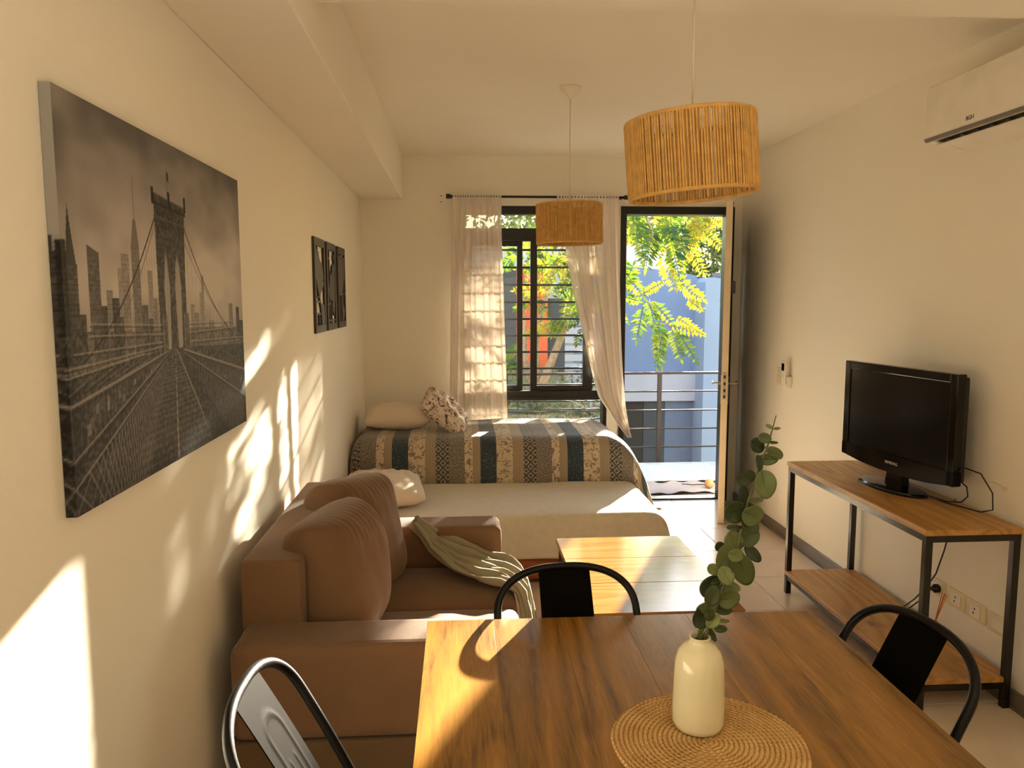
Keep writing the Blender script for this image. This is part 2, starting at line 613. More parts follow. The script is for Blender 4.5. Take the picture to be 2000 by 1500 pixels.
def jute_mat():
    t = NT('braided_jute')
    co = t.coord()
    n = t.noise(co, 260, 3, 0.7)
    n2 = t.noise(co, 22, 3, 0.6)
    m = t.math('ADD', t.math('MULTIPLY', n, 0.6), t.math('MULTIPLY', n2, 0.4))
    sp = t.n('ShaderNodeSeparateXYZ')
    t.l(co, sp.inputs[0])
    rad = t.math('SQRT', t.math('ADD', t.math('MULTIPLY', sp.outputs[0], sp.outputs[0]), t.math('MULTIPLY', sp.outputs[1], sp.outputs[1])))
    th = t.math('ARCTAN2', sp.outputs[1], sp.outputs[0])
    turn = t.math('ADD', t.math('MULTIPLY', rad, 20/0.163), t.math('MULTIPLY', th, 1/(2*pi)))
    groove = t.math('ABSOLUTE', t.math('SINE', t.math('MULTIPLY', turn, pi)))
    strand = t.math('ABSOLUTE', t.math('SINE', t.math('ADD', t.math('MULTIPLY', th, 46.0), t.math('MULTIPLY', turn, 9.0))))
    wv = t.math('MULTIPLY', t.math('POWER', groove, 0.5), t.math('ADD', t.math('MULTIPLY', strand, 0.5), 0.5))
    m = t.math('ADD', t.math('MULTIPLY', m, 0.55), t.math('MULTIPLY', wv, 0.42))
    col = t.ramp(m, [(0.25, lin((104, 66, 30))), (0.5, lin((186, 144, 88))), (0.72, lin((232, 198, 142)))])
    t.bsdf(col, 0.85, spec=0.2, bump=n, bstr=0.6, bdist=0.002)
    return t.m
m_jute = jute_mat()

def attr_mat(name, rough=0.6):
    t = NT(name)
    a = t.n('ShaderNodeVertexColor')
    a.layer_name = 'print'
    t.bsdf(a.outputs[0], rough, spec=0.3, bump=t.noise(t.coord(), 500, 2), bstr=0.2, bdist=0.001)
    return t.m
m_canvas = attr_mat('printed_canvas')

# ================================================================== SETTING
XL, XR, ZC, YB, YK = -0.683, 2.03, 2.485, 5.56, -2.2
def struct(name, mb, mat, label=None, parent=None):
    o = obj(name, mb, mat, parent)
    if parent is None:
        tag(o, label, name.split('_')[0], kind='structure')
    return o

fl = struct('floor', MB().box(XL, XR, YK, YB+0.15, -0.12, -0.012), m_grout, 'beige ceramic tiled floor of the studio room')
T = 0.4477
me_t = None
ix = math.floor((XL-1.56)/T)
tiles = 0
for i in range(ix, 3):
    for j in range(-14, 5):
        x0, x1 = max(XL, 1.56+i*T), min(XR, 1.56+(i+1)*T)
        y0, y1 = max(YK, 3.977+j*T), min(YB+0.1, 3.977+(j+1)*T)
        if x1-x0 < 0.03 or y1-y0 < 0.03:
            continue
        full = x1-x0 > T-1e-3 and y1-y0 > T-1e-3
        if full and me_t is not None:
            o = bpy.data.objects.new('tile', me_t)
            COL.objects.link(o)
            o.parent = fl
            o.location = ((x0+x1)/2, (y0+y1)/2, 0)
        else:
            hx, hy = (x1-x0)/2-0.002, (y1-y0)/2-0.002
            mb = MB().box(-hx, hx, -hy, hy, -0.0115, 0.0, 0.0012, 1)
            o = obj('tile', mb, m_tile, fl, world=False)
            o.location = ((x0+x1)/2, (y0+y1)/2, 0)
            if full:
                me_t = o.data

struct('ceiling', MB().box(XL-0.15, XR+0.15, YK-0.15, YB+0.15, ZC, ZC+0.15), m_ceil, 'plain cream painted ceiling')
struct('wall_left', MB().box(XL-0.15, XL, YK, YB+0.15, -0.12, ZC), m_wall, 'cream left wall with the bridge canvas and streaks of sun')
struct('wall_right', MB().box(XR, XR+0.15, YK, YB+0.15, -0.12, ZC), m_wall, 'cream right wall behind the television')
struct('wall_rear', MB().box(XL-0.15, XR+0.15, YK-0.15, YK, -0.12, ZC), m_wall, 'cream rear wall of the room')
struct('beam_left', MB().box(XL, -0.39, YK, YB, 2.187, ZC, 0.004, 1), m_ceil, 'dropped beam running along the top of the left wall')
struct('beam_cross', MB().box(-0.39, XR, 1.75, 2.252, 2.302, ZC, 0.004, 1), m_ceil, 'dropped cross beam above the dining table')

# front wall with the window opening (X 0..1.06) and the door opening (X 1.145..1.968)
fw_ = MB()
y0, y1 = YB, YB+0.15
fw_.box(XL, 0.0, y0, y1, -0.12, ZC)
fw_.box(0.0, XR, y0, y1, 2.147, ZC)
fw_.box(1.06, 1.145, y0, y1, -0.12, 2.147)
fw_.box(1.968, XR, y0, y1, -0.12, 2.147)
fw_.box(0.0, 1.06, y0, y1, -0.12, 0.12)
struct('wall_front', fw_, m_wall, 'cream front wall around the window and the balcony door')

# baseboards
struct('baseboard_right', MB().box(XR-0.012, XR, YK, YB, 0, 0.065, 0.003, 1), m_base, 'grey baseboard along the right wall')
struct('baseboard_left', MB().box(XL, XL+0.012, YK, YB, 0, 0.065, 0.003, 1), m_base, 'grey baseboard along the left wall')
bf = MB()
bf.box(XL+0.012, 0.0, YB-0.012, YB, 0, 0.065, 0.003, 1)
bf.box(1.06, 1.145, YB-0.012, YB, 0, 0.065, 0.003, 1)
struct('baseboard_front', bf, m_base, 'grey baseboard along the front wall')

# door frame
tag_d = thing('door_1', 'open balcony door in a black metal frame', 'door', (1.556, 5.6, 0))
tag_d['kind'] = 'structure'
df = MB()
df.box(1.145, 1.187, 5.545, 5.69, 0.0, 2.147, 0.003, 1)
df.box(1.925, 1.968, 5.545, 5.69, 0.0, 2.147, 0.003, 1)
df.box(1.187, 1.925, 5.545, 5.69, 2.092, 2.147, 0.003, 1)
df.box(1.187, 1.925, 5.60, 5.69, -0.005, 0.012, 0.003, 1)
obj('frame', df, m_black, tag_d)
# leaf: hinged at the right jamb, folded into the room, seen edge-on
hx, hy = 1.925, 5.535
fx, fy = 1.722, 4.955
d = Vector((fx-hx, fy-hy, 0))
L = d.length
ang = math.atan2(d.y, d.x)
lf = obj('door_leaf', MB().box(0, L, -0.021, 0.021, 0.006, 2.118, 0.002, 1), m_doorwhite, tag_d, world=False)
lf.location = Vector((hx, hy, 0))-Vector(tag_d.location)
lf.rotation_euler = (0, 0, ang)
def leafpart(name, mb, mat, label=None):
    o = obj(name, mb, mat, lf, world=False)
    if label:
        o['label'] = label
    return o
m_door_out = plain('black_door_skin', (16, 15, 14), rough=0.35)
leafpart('outer_skin', MB().box(0.01, L-0.004, 0.021, 0.024, 0.02, 2.11), m_door_out, 'black outer face of the door')
leafpart('lock_plate', MB().box(L-0.001, L+0.002, -0.012, 0.012, 0.84, 1.02, 0.0005, 1), m_steel, 'steel lock plate')
lb = MB()
for z in (0.86, 0.90, 0.945, 0.99):
    lb.box(L+0.0015, L+0.004, -0.006, 0.006, z-0.012, z+0.008)
leafpart('lock_bolt', lb, m_dark)
for s in (-1, 1):
    h = MB()
    h.box(L-0.075, L-0.035, s*0.021, s*0.026, 0.80, 0.99, 0.002, 1)
    h.tube([(L-0.055, s*0.022, 0.94), (L-0.055, s*0.065, 0.94), (L-0.075, s*0.076, 0.94), (L-0.155, s*0.076, 0.942)], 0.0085, 8)
    leafpart('handle', h, m_steel, 'steel lever handle')
for z in (0.25, 1.05, 1.85):
    leafpart('hinge', MB().tube([(-0.003, 0.018, z-0.05), (-0.003, 0.018, z+0.05)], 0.008, 8), m_steel)
leafpart('latch_block', MB().box(L-0.05, L-0.01, 0.0245, 0.05, 1.53, 1.61, 0.003, 1), m_dark, 'black latch block')

# window: frame with transom and low fixed pane, two sliding sashes
wn = thing('window_1', 'black aluminium sliding window above the bed', 'window', (0.53, 5.6, 0.12))
wn['kind'] = 'structure'
wf = MB()
wf.box(0.0, 0.045, 5.565, 5.66, 0.12, 2.147, 0.002, 1)
wf.box(1.03, 1.06, 5.565, 5.66, 0.12, 2.147, 0.002, 1)
wf.box(0.045, 1.03, 5.565, 5.66, 2.09, 2.147, 0.002, 1)
wf.box(0.045, 1.03, 5.565, 5.66, 0.12, 0.17, 0.002, 1)
obj('window_frame', wf, m_black, wn)
obj('transom_bar', MB().box(0.045, 1.03, 5.56, 5.665, 1.905, 1.992, 0.003, 1), m_black, wn)
sb = MB().box(0.045, 1.03, 5.56, 5.665, 0.766, 0.835, 0.003, 1)
sb.box(0.045, 1.03, 5.55, 5.56, 0.775, 0.79, 0.002, 1)
obj('sill_bar', sb, m_black, wn)
def sash(x0, x1, y, wl, wr):
    s = MB()
    s.box(x0, x0+wl, y-0.014, y+0.014, 0.835, 1.905, 0.002, 1)
    s.box(x1-wr, x1, y-0.014, y+0.014, 0.835, 1.905, 0.002, 1)
    s.box(x0+wl, x1-wr, y-0.014, y+0.014, 0.835, 0.872, 0.002, 1)
    s.box(x0+wl, x1-wr, y-0.014, y+0.014, 1.87, 1.905, 0.002, 1)
    o = obj('sash', s, m_black, wn)
    g = MB().box(x0+wl, x1-wr, y-0.002, y+0.002, 0.872, 1.87)
    obj('pane', g, m_glass, o)
sash(0.045, 0.45, 5.63, 0.045, 0.04)
sash(0.503, 0.955, 5.59, 0.048, 0.07)
obj('pane', MB().box(0.045, 1.03, 5.61, 5.614, 1.992, 2.09), m_glass, wn)
obj('pane', MB().box(0.045, 1.03, 5.61, 5.614, 0.17, 0.766), m_glass, wn)
# security grille outside the window
gr = thing('window_grille', 'black horizontal bar grille outside the sliding window', 'grille', (0.53, 5.7, 0.2))
for x in (-0.02, 1.08):
    obj('grille_post', MB().box(x-0.012, x+0.012, 5.725, 5.75, 0.2, 2.1), m_black, gr)
zz = [1.851, 1.725, 1.598, 1.472, 1.349, 1.228, 1.106, 0.983, 0.86, 0.735, 0.675, 0.60, 0.48, 0.36]
for z in zz:
    r = 0.0085 if z > 0.8 else 0.005
    obj('grille_bar', MB().tube([(-0.03, 5.735, z), (1.09, 5.735, z)], r, 6), m_black, gr)

# ------------------------------------------------------------------ balcony and courtyard
struct('floor_balcony', MB().box(-2.6, 4.2, YB+0.15, 6.98, -0.16, -0.012), m_deck, 'pale paved balcony outside the door')
rl = thing('balcony_railing', 'brown steel balcony railing with five slim horizontal rails', 'railing', (1.81, 6.95, -0.012))
obj('top_rail', MB().box(-2.5, 4.1, 6.93, 6.97, 0.812, 0.832, 0.003, 1), m_rail, rl)
for z in (0.654, 0.48, 0.31, 0.14):
    obj('rail', MB().tube([(-2.5, 6.95, z), (4.1, 6.95, z)], 0.0075, 6), m_rail, rl)
for x in (-2.4, -1.0, 0.405, 1.81, 3.2):
    obj('post', MB().box(x-0.018, x+0.018, 6.935, 6.965, -0.012, 0.812), m_rail, rl)

def cloth_sheet(name, x0, x1, y0, y1, z, amp, mat, seed, th=0.006, curl=0.0):
    r = np.random.default_rng(seed)
    ph = r.uniform(0, 6.28, 12)
    def P(u, v):
        x = x0+(x1-x0)*u
        y = y0+(y1-y0)*v
        n = sin(9*x+ph[0])*sin(7*y+ph[1])+0.6*sin(21*x+13*y+ph[2])+0.5*sin(33*y-9*x+ph[3])+0.4*sin(50*x+ph[4])*sin(40*y+ph[5])
        e = min(u, 1-u, v, 1-v)
        return Vector((x+0.015*sin(14*y+ph[6]), y+0.012*sin(11*x+ph[7])+0.006*sin(37*x+ph[8]), z+th+max(0, amp*(0.6+0.4*n))+curl*max(0, 0.08-e)*sin(17*(x+y)+ph[9])**2))
    mb = MB().grid(P, 60, 30)
    o = obj(name, mb, mat)
    md = o.modifiers.new('th', 'SOLIDIFY')
    md.thickness = 0.004
    md.offset = 1
    return o
o = cloth_sheet('floor_cloth', 1.32, 2.25, 6.18, 6.86, -0.012, 0.014, m_rag, 3)
tag(o, 'rumpled pale grey cloth spread on the balcony paving', 'floor cloth')
o = cloth_sheet('door_mat', 1.30, 2.05, 5.80, 6.15, -0.012, 0.006, m_rag2, 5, curl=0.2)
tag(o, 'thin taupe mat lying just outside the open door', 'mat')
mb = MB()
mb.lathe([(0.0, 0), (0.022, 0.003), (0.036, 0.018), (0.038, 0.036), (0.03, 0.056), (0.012, 0.068), (0, 0.07)], n=20)
for v in mb.b.verts:
    a = math.atan2(v.co.y, v.co.x)
    k = 1+0.05*sin(7*a+80*v.co.z)
    v.co.x *= k
    v.co.y *= k
o = thing('twine_ball', 'small tan twine ball with a loose tail on the doormat', 'twine ball', (1.965, 5.95, 0.0))
obj('ball', mb, plain('tan_twine', (184, 130, 84), rough=0.9, bstr=0.8, bscale=120), o, world=False)
obj('tail', MB().tube([(-0.02, 0, 0.03), (-0.07, 0.03, 0.02), (-0.12, 0.05, 0.014), (-0.17, 0.06, 0.018), (-0.2, 0.075, 0.016)], 0.004, 6), m_rail, o, world=False)

# neighbouring walls across the courtyard (far enough for the low sun to clear them)
def wallbox(name, label, mat, *b, **kw):
    o = obj(name, MB().box(*b, **kw), mat)
    c = (Vector((b[0], b[2], b[4]))+Vector((b[1], b[2], b[4])))/2
    origin(o, c)
    return tag(o, label, 'wall', kind='structure')
# blue wall with a top edge that falls to the right
bw = MB().prism([(1.9, -3.2), (4.30, -3.2), (4.30, 1.90), (3.95, 1.98), (3.2, 2.055), (1.9, 2.06)], 'Y', 14.0, 14.25)
o = obj('wall_blue', bw, m_blue)
tag(origin(o, (3.1, 14, -3.2)), 'shaded blue rendered wall across the courtyard', 'wall', kind='structure')
ob = MB()
ob.box(1.9, 4.31, 13.86, 14.0, -0.365, 0.17)
ob.box(1.9, 2.6, 13.86, 14.0, -3.2, -0.365)
o = obj('wall_parapet', ob, m_lilac)
tag(origin(o, (3.1, 13.9, -3.2)), 'lilac grey band of wall above the dark opening', 'wall', kind='structure')
nb = MB()
nb.box(2.6, 3.35, 13.985, 13.995, -3.2, -0.365)
o = obj('opening_dark', nb, m_recess)
tag(origin(o, (3.0, 13.99, -3.2)), 'brown black opening below the lilac band', 'opening', kind='structure')
nb = MB()
nb.box(3.35, 3.75, 13.97, 13.985, -3.2, -0.365)
o = obj('opening_grey', nb, m_darkgrey)
tag(origin(o, (3.55, 13.98, -3.2)), 'dark grey shutter strip beside the brown black opening', 'opening', kind='structure')
nb = MB()
nb.box(3.75, 4.31, 13.97, 13.985, -3.2, -0.365)
o = obj('wall_slate', nb, plain('slate_render', (104, 110, 132), rough=0.9))
tag(origin(o, (4.0, 13.98, -3.2)), 'slate coloured strip of wall under the lilac band', 'wall', kind='structure')
pw = MB().prism([(4.27, -3.2), (8.5, -3.2), (8.5, 1.55), (5.2, 1.55), (5.02, 1.62), (4.9, 1.5), (4.8, 1.62), (4.62, 1.5), (4.52, 1.46), (4.27, 1.40)], 'Y', 13.4, 14.25)
o = obj('wall_pale', pw, m_blue_pale)
tag(origin(o, (6, 13.4, -3.2)), 'pale blue rendered wall at the right of the courtyard', 'wall', kind='structure')
pc = MB().prism([(4.27, 1.40), (4.52, 1.46), (4.60, 1.62), (4.58, 1.84), (4.36, 1.86), (4.27, 1.78)], 'Y', 13.4, 14.25)
o = obj('wall_cap', pc, m_blue_pale)
tag(origin(o, (4.4, 13.4, 1.4)), 'small pale blue wall end beside the broken concrete', 'wall', kind='structure')
sc_ = MB().prism([(4.5, 1.35), (8.5, 1.35), (8.5, 1.97), (5.3, 1.99), (4.64, 1.96), (4.66, 1.8), (4.62, 1.6)], 'Y', 13.5, 14.2)
o = obj('wall_concrete', sc_, m_concrete)
tag(origin(o, (6, 13.5, 1.35)), 'rough broken concrete edge on top of the pale blue wall', 'wall', kind='structure')
wallbox('wall_white', 'sunlit white neighbouring building above the blue wall', m_offwhite, 1.2, 4.9, 17.0, 19.0, -3.2, 2.78)
# left side of the court, seen through the window
wallbox('wall_court', 'off-white courtyard wall seen through the window', m_offwhite, -4.5, 1.9, 13.0, 13.3, -3.2, 2.35)
wallbox('pillar_grey', 'dark grey pillar seen through the left of the window', m_darkgrey, 0.30, 0.84, 11.7, 12.0, -3.2, 1.96)
wallbox('panel_terracotta', 'terracotta red panel seen through the window', m_orange, 0.84, 1.34, 11.9, 12.0, 0.45, 1.95)
wallbox('pillar_slate', 'slate grey louvred wall seen through the window behind the tree', m_darkgrey, 1.34, 1.62, 12.0, 12.1, -3.2, 1.5)
lv = MB()
for k in range(9):
    z = 0.25+k*0.14
    lv.box(1.62, 2.1, 12.0, 12.06, z, z+0.1)
o = obj('louvre_panel', lv, m_lilac)
tag(origin(o, (1.86, 12, 0.25)), 'pale grey louvred panel behind the tree trunk', 'panel')
o['kind'] = 'structure'
struct('ground', MB().box(-30, 40, 7.2, 60, -3.4, -3.2), m_soil, 'garden ground below the balcony')
# raised planting bed beyond the balcony, in front of the window
pb = MB()
def bedP(u, v):
    x = -2.6+4.0*u
    y = 7.35+4.2*v
    return Vector((x, y, 0.10+0.38*v+0.05*sin(5*x+2*y)+0.03*sin(13*x-6*y)))
pb.grid(bedP, 40, 40)
o = obj('ground_bed', pb, m_soil)
tag(o, 'raised planting bed sloping up beyond the balcony', 'ground', kind='structure')
wallbox('wall_planter', 'low rendered planter wall behind the railing', m_offwhite, -2.6, 1.42, 7.15, 7.3, -3.2, 0.10)

# ------------------------------------------------------------------ plants outside
def leafquad(b, p, d, n, l, w_):
    """four-point pointed leaf from p along d, facing n"""
    d = d.normalized()
    s = d.cross(n)
    if s.length < 1e-4:
        s = d.cross(Vector((1, 0.1, 0)))
    s.normalize()
    vs = [b.verts.new(p), b.verts.new(p+d*l*0.45+s*w_*0.5), b.verts.new(p+d*l), b.verts.new(p+d*l*0.45-s*w_*0.5)]
    b.faces.new(vs)

def frond_mb(p0, p1, sag, pairs, ll, lw, r):
    mb = MB()
    p0, p1 = Vector(p0), Vector(p1)
    ax = p1-p0
    side = ax.cross(Vector((r.uniform(-.35, .35), -1, r.uniform(-.2, .5)))).normalized()
    up_ = Vector((0, 0, 1))
    def C(t):
        return p0+ax*t+up_*(sag*4*t*(1-t)*0.5)
    mb.tube([C(t/6) for t in range(7)], [0.004]*6+[0.0015], 4)
    for k in range(pairs):
        t = 0.10+0.88*k/(pairs-1)
        p = C(t)
        dr = (C(min(1, t+0.02))-C(t-0.02)).normalized()
        sz = (0.75+0.5*sin(pi*min(1, t+0.1)))*r.uniform(0.85, 1.15)
        for s in (-1, 1):
            dd = side*s*1.0+dr*r.uniform(0.25, 0.5)+Vector((r.uniform(-.15, .15), r.uniform(-.3, .3), -r.uniform(0.05, 0.35)))
            leafquad(mb.b, p, dd, Vector((r.uniform(-.4, .4), -1, r.uniform(0, .8))), ll*sz, lw*sz)
    if True:
        leafquad(mb.b, C(1.0), ax, Vector((0, -1, .3)), ll, lw)
    return mb

rr = random.Random(11)
tree = thing('locust_tree', 'yellow green feathery leaved tree hanging over the balcony door', 'tree', (0.97, 9.0, 0.3))
tk = MB()
P9 = [(0.95, 9.0, 0.3), (0.97, 9.0, 0.55), (1.07, 9.0, 0.80), (1.19, 9.0, 1.10), (1.30, 8.95, 1.6), (1.36, 8.85, 2.2), (1.6, 8.6, 2.7), (2.0, 8.3, 3.0)]
tk.tube(P9, [0.06, 0.055, 0.045, 0.04, 0.035, 0.03, 0.025, 0.02], 8)
obj('trunk', tk, m_bark, tree)
obj('trunk', MB().tube([(0.93, 9.05, 0.3), (0.88, 9.05, 0.9), (0.91, 9.05, 1.18), (1.01, 9.0, 1.63), (1.19, 9.0, 2.1), (1.4, 8.9, 2.7)], [0.05, 0.035, 0.03, 0.025, 0.02, 0.015], 8), m_bark, tree)
obj('trunk', MB().tube([(0.86, 9.1, 0.3), (0.76, 9.1, 0.8), (0.74, 9.1, 1.4), (0.80, 9.1, 2.0)], [0.035, 0.03, 0.025, 0.015], 8), m_bark, tree)
obj('branch', MB().tube([(1.36, 8.8, 2.2), at(1215, 560, 8.3), at(1250, 572, 8.0), at(1292, 622, 7.9), at(1312, 640, 7.9)], [0.02, 0.012, 0.01, 0.008, 0.006], 6), m_bark, tree)
obj('branch', MB().tube([(1.7, 8.5, 2.75), at(1262, 418, 8.0), at(1275, 455, 7.9), at(1270, 470, 7.9)], [0.018, 0.012, 0.01, 0.006], 6), m_bark, tree)
obj('branch', MB().tube([(1.8, 8.4, 2.85), at(1310, 412, 8.0), at(1350, 425, 8.0)], [0.018, 0.01, 0.006], 6), m_bark, tree)
obj('branch', MB().tube([at(1250, 572, 8.0), at(1275, 566, 7.9), at(1290, 560, 7.9), at(1303, 549, 7.9)], [0.008, 0.006, 0.005, 0.003], 6), m_bark, tree)
def F(x0, y0, x1, y1, Y=7.9, sag=0.0, ll=0.085, lw=0.03, yel=False, n=None):
    a, b = at(x0, y0, Y+rr.uniform(-.1, .1)), at(x1, y1, Y+rr.uniform(-.35, .1))
    n = n or max(7, int((b-a).length/0.036))
    obj('frond', frond_mb(a, b, sag, n, ll, lw, rr), m_frond_y if yel else m_frond, tree)
# hanging fronds that can be told apart
F(1300, 425, 1328, 545, 7.8, ll=0.12, lw=0.04)
F(1322, 540, 1370, 582, 7.8, sag=-0.06, yel=True, ll=0.10, lw=0.04)
F(1275, 440, 1262, 520, 7.9, ll=0.12, lw=0.035)
F(1250, 425, 1256, 505, 7.9, ll=0.11, lw=0.035)
F(1330, 450, 1372, 530, 8.0, yel=True, ll=0.09)
F(1345, 425, 1408, 482, 8.1, yel=True)
F(1310, 430, 1335, 518, 8.0)
F(1292, 500, 1318, 560, 7.8, yel=True, ll=0.10)
F(1220, 530, 1255, 578, 8.0)
F(1216, 500, 1225, 560, 8.1, ll=0.10)
F(1258, 572, 1292, 553, 7.9, yel=True, ll=0.05)
F(1222, 580, 1246, 588, 8.0, ll=0.06)
F(1256, 598, 1244, 662, 7.9, ll=0.09, lw=0.025)
F(1285, 622, 1292, 712, 7.9, ll=0.085)
F(1296, 630, 1284, 716, 7.95, ll=0.08)
F(1312, 640, 1330, 700, 7.9, ll=0.08)
F(1320, 642, 1358, 702, 7.9, ll=0.08, lw=0.03)
F(1308, 636, 1368, 650, 7.9, yel=True, ll=0.07)
F(1318, 618, 1370, 652, 7.9, yel=True, ll=0.06)
F(1276, 590, 1312, 630, 7.9, ll=0.07)
F(1268, 585, 1280, 640, 7.9, ll=0.08)
F(1345, 585, 1370, 605, 7.9, yel=True, ll=0.06)
F(1216, 610, 1224, 628, 8.0, ll=0.06)
F(1218, 560, 1236, 520, 8.1, ll=0.10)
for k in range(26):    # crown along the top of the doorway
    x = rr.uniform(1210, 1420)
    y = rr.uniform(395, 455)
    a = rr.uniform(-0.9, 0.9)
    l_ = rr.uniform(45, 85)*(0.75 if x > 1370 else 1)
    F(x, y, x+sin(a)*l_, y+cos(a)*l_*0.8, rr.uniform(7.8, 9.0), ll=rr.uniform(.08, .12), lw=0.035, yel=rr.random() < 0.35+0.5*(x > 1340))
for k in range(30):    # behind the window
    x = rr.uniform(1040, 1180)
    y = rr.uniform(470, 640)
    a = rr.uniform(-1.5, 1.5)
    l_ = rr.uniform(30, 60)
    F(x, y, x+sin(a)*l_, y+cos(a)*l_*0.7, rr.uniform(8.4, 9.4), ll=0.08, lw=0.03, yel=rr.random() < 0.45)
for k in range(26):    # unseen boughs added in the low sun's path to dim curtain and wall
    X_ = rr.uniform(1.08, 1.42) if k < 24 else rr.uniform(1.7, 2.2)
    Z_ = rr.uniform(1.5, 2.9) if k < 24 else rr.uniform(2.3, 3.0)
    Y_ = rr.uniform(8.0, 8.8)
    a = rr.uniform(-1.6, 1.6)
    l_ = rr.uniform(0.25, 0.45)
    a0 = Vector((X_, Y_, Z_))
    obj('frond', frond_mb(a0, a0+Vector((sin(a)*l_, rr.uniform(-.1, .1), -cos(a)*l_)), 0.03, 9, 0.10, 0.036, rr), m_frond if rr.random() < .6 else m_frond_y, tree)
for k in range(22):  # out-of-view fronds added to weaken the sun coming through the transom
    a0 = Vector((rr.uniform(1.38, 1.95), rr.uniform(8.1, 8.6), rr.uniform(2.62, 2.92)))
    a = rr.uniform(-1.5, 1.5)
    obj('frond', frond_mb(a0, a0+Vector((sin(a)*0.4, 0, -cos(a)*0.2)), 0.03, 9, 0.10, 0.036, rr), m_frond, tree)
for x, y, x1, y1 in ((1050, 630, 1080, 655), (1075, 620, 1092, 652), (990, 480, 1015, 505), (1000, 500, 985, 525), (988, 690, 1008, 684), (990, 705, 1005, 722)):
    F(x, y, x1, y1, 8.8, yel=x > 1040, ll=0.09, lw=0.035)

def scatter_foliage(name, label, box, n, l, w_, mat, seed, cat='foliage', dens=None):
    r = random.Random(seed)
    b = MB()
    x0, x1, y0, y1, z0, z1 = box
    i = 0
    while i < n:
        p = Vector((r.uniform(x0, x1), r.uniform(y0, y1), r.uniform(z0, z1)))
        q = sin(p.x*2.3+seed)*cos(p.z*2.9+seed*2)+0.5*sin(p.x*6+p.z*5)
        if q < -0.25 and r.random() < 0.4:
            i += 1
            continue
        d_ = Vector((r.gauss(0, 1), r.gauss(0, 1), r.gauss(-0.2, 1)))
        leafquad(b.b, p, d_, Vector((r.gauss(0, 1), r.gauss(-1, 1), r.gauss(0.5, 1))), l*r.uniform(.6, 1.3), w_*r.uniform(.6, 1.3))
        i += 1
    o = obj(name, b, mat, recalc=False)
    origin(o, ((x0+x1)/2, (y0+y1)/2, z0))
    return tag(o, label, cat, kind='stuff')
scatter_foliage('far_foliage', 'pale sunlit foliage beyond the concrete wall top', (4.6, 8.4, 20, 23, -1.0, 4.4), 14000, 0.24, 0.09, m_hedge, 2)
scatter_foliage('roof_foliage', 'light foliage above the white neighbouring building', (1.0, 4.5, 20, 22, 2.2, 5.4), 3500, 0.22, 0.08, m_hedge, 4)
scatter_foliage('court_foliage', 'pale green foliage above the courtyard wall', (-3.0, 2.2, 14, 16, 1.7, 4.2), 4500, 0.18, 0.06, m_hedge, 5)
for (cx, cy, rad, h, sd, lab) in ((0.35, 8.0, 0.35, 0.55, 21, 'low leafy shrub in the planting bed, seen below the window sill'),
                                (1.25, 7.9, 0.4, 0.42, 22, 'pale spreading shrub in the planting bed by the door end'),
                                (0.8, 8.3, 0.4, 0.5, 23, 'dry yellowish shrub at the foot of the tree'),
                                (1.75, 10.2, 0.3, 0.55, 24, 'dark green rounded shrub right of the trunk')):
    t_ = thing('shrub', lab, 'shrub', (cx, cy, 0.12))
    r = random.Random(sd)
    b, st = MB(), MB()
    for k in range(14):
        a = r.uniform(0, 2*pi)
        e = Vector((cos(a)*rad*r.random(), sin(a)*rad*r.random(), h*r.uniform(.5, 1)))
        st.tube([(0, 0, 0), e*0.6+Vector((0, 0, .05)), e], [0.006, 0.004, 0.002], 4)
        for m in range(26):
            p = e*r.uniform(.4, 1.05)+Vector((r.gauss(0, .06), r.gauss(0, .06), r.gauss(0, .05)))
            leafquad(b.b, p, Vector((r.gauss(0, 1), r.gauss(0, 1), r.gauss(0.3, 1))), Vector((r.gauss(0, 1), -1, 1)), 0.07, 0.025)
    obj('stem', st, m_bark, t_, world=False)
    f_ = obj('foliage', b, m_shrub, t_, world=False, recalc=False)
    f_['kind'] = 'stuff'
# grass on the bed
b = MB()
r = random.Random(5)
for k in range(2600):
    u, v = r.random(), r.random()**1.3
    p = bedP(u, v)
    leafquad(b.b, p, Vector((r.gauss(0, .4), r.gauss(0, .4), 1)), Vector((r.gauss(0, .5), -1, 0)), r.uniform(.06, .16), 0.012)
o = obj('grass', b, leaf_mat('dry_grass', [(0.2, lin((104, 98, 50))), (0.8, lin((160, 150, 96)))], 0.4), recalc=False)
tag(o, 'dry yellow grass growing on the planting bed', 'grass', kind='stuff')

# ================================================================== CURTAINS
rod = thing('curtain_rod', 'thin black curtain rod with square ends above the window', 'curtain rod', (0.545, 5.5, 2.199))
obj('rod', MB().tube([(-0.075, 5.48, 2.199), (1.165, 5.48, 2.199)], 0.0085, 10), m_black, rod)
for x in (-0.075, 1.165):
    obj('rod_end', MB().box(x-0.014, x+0.014, 5.466, 5.494, 2.184, 2.214, 0.002, 1), m_black, rod)
for x in (-0.055, 1.14):
    bb = MB().box(x-0.008, x+0.008, 5.485, 5.56, 2.192, 2.206)
    obj('bracket', bb, m_black, rod)

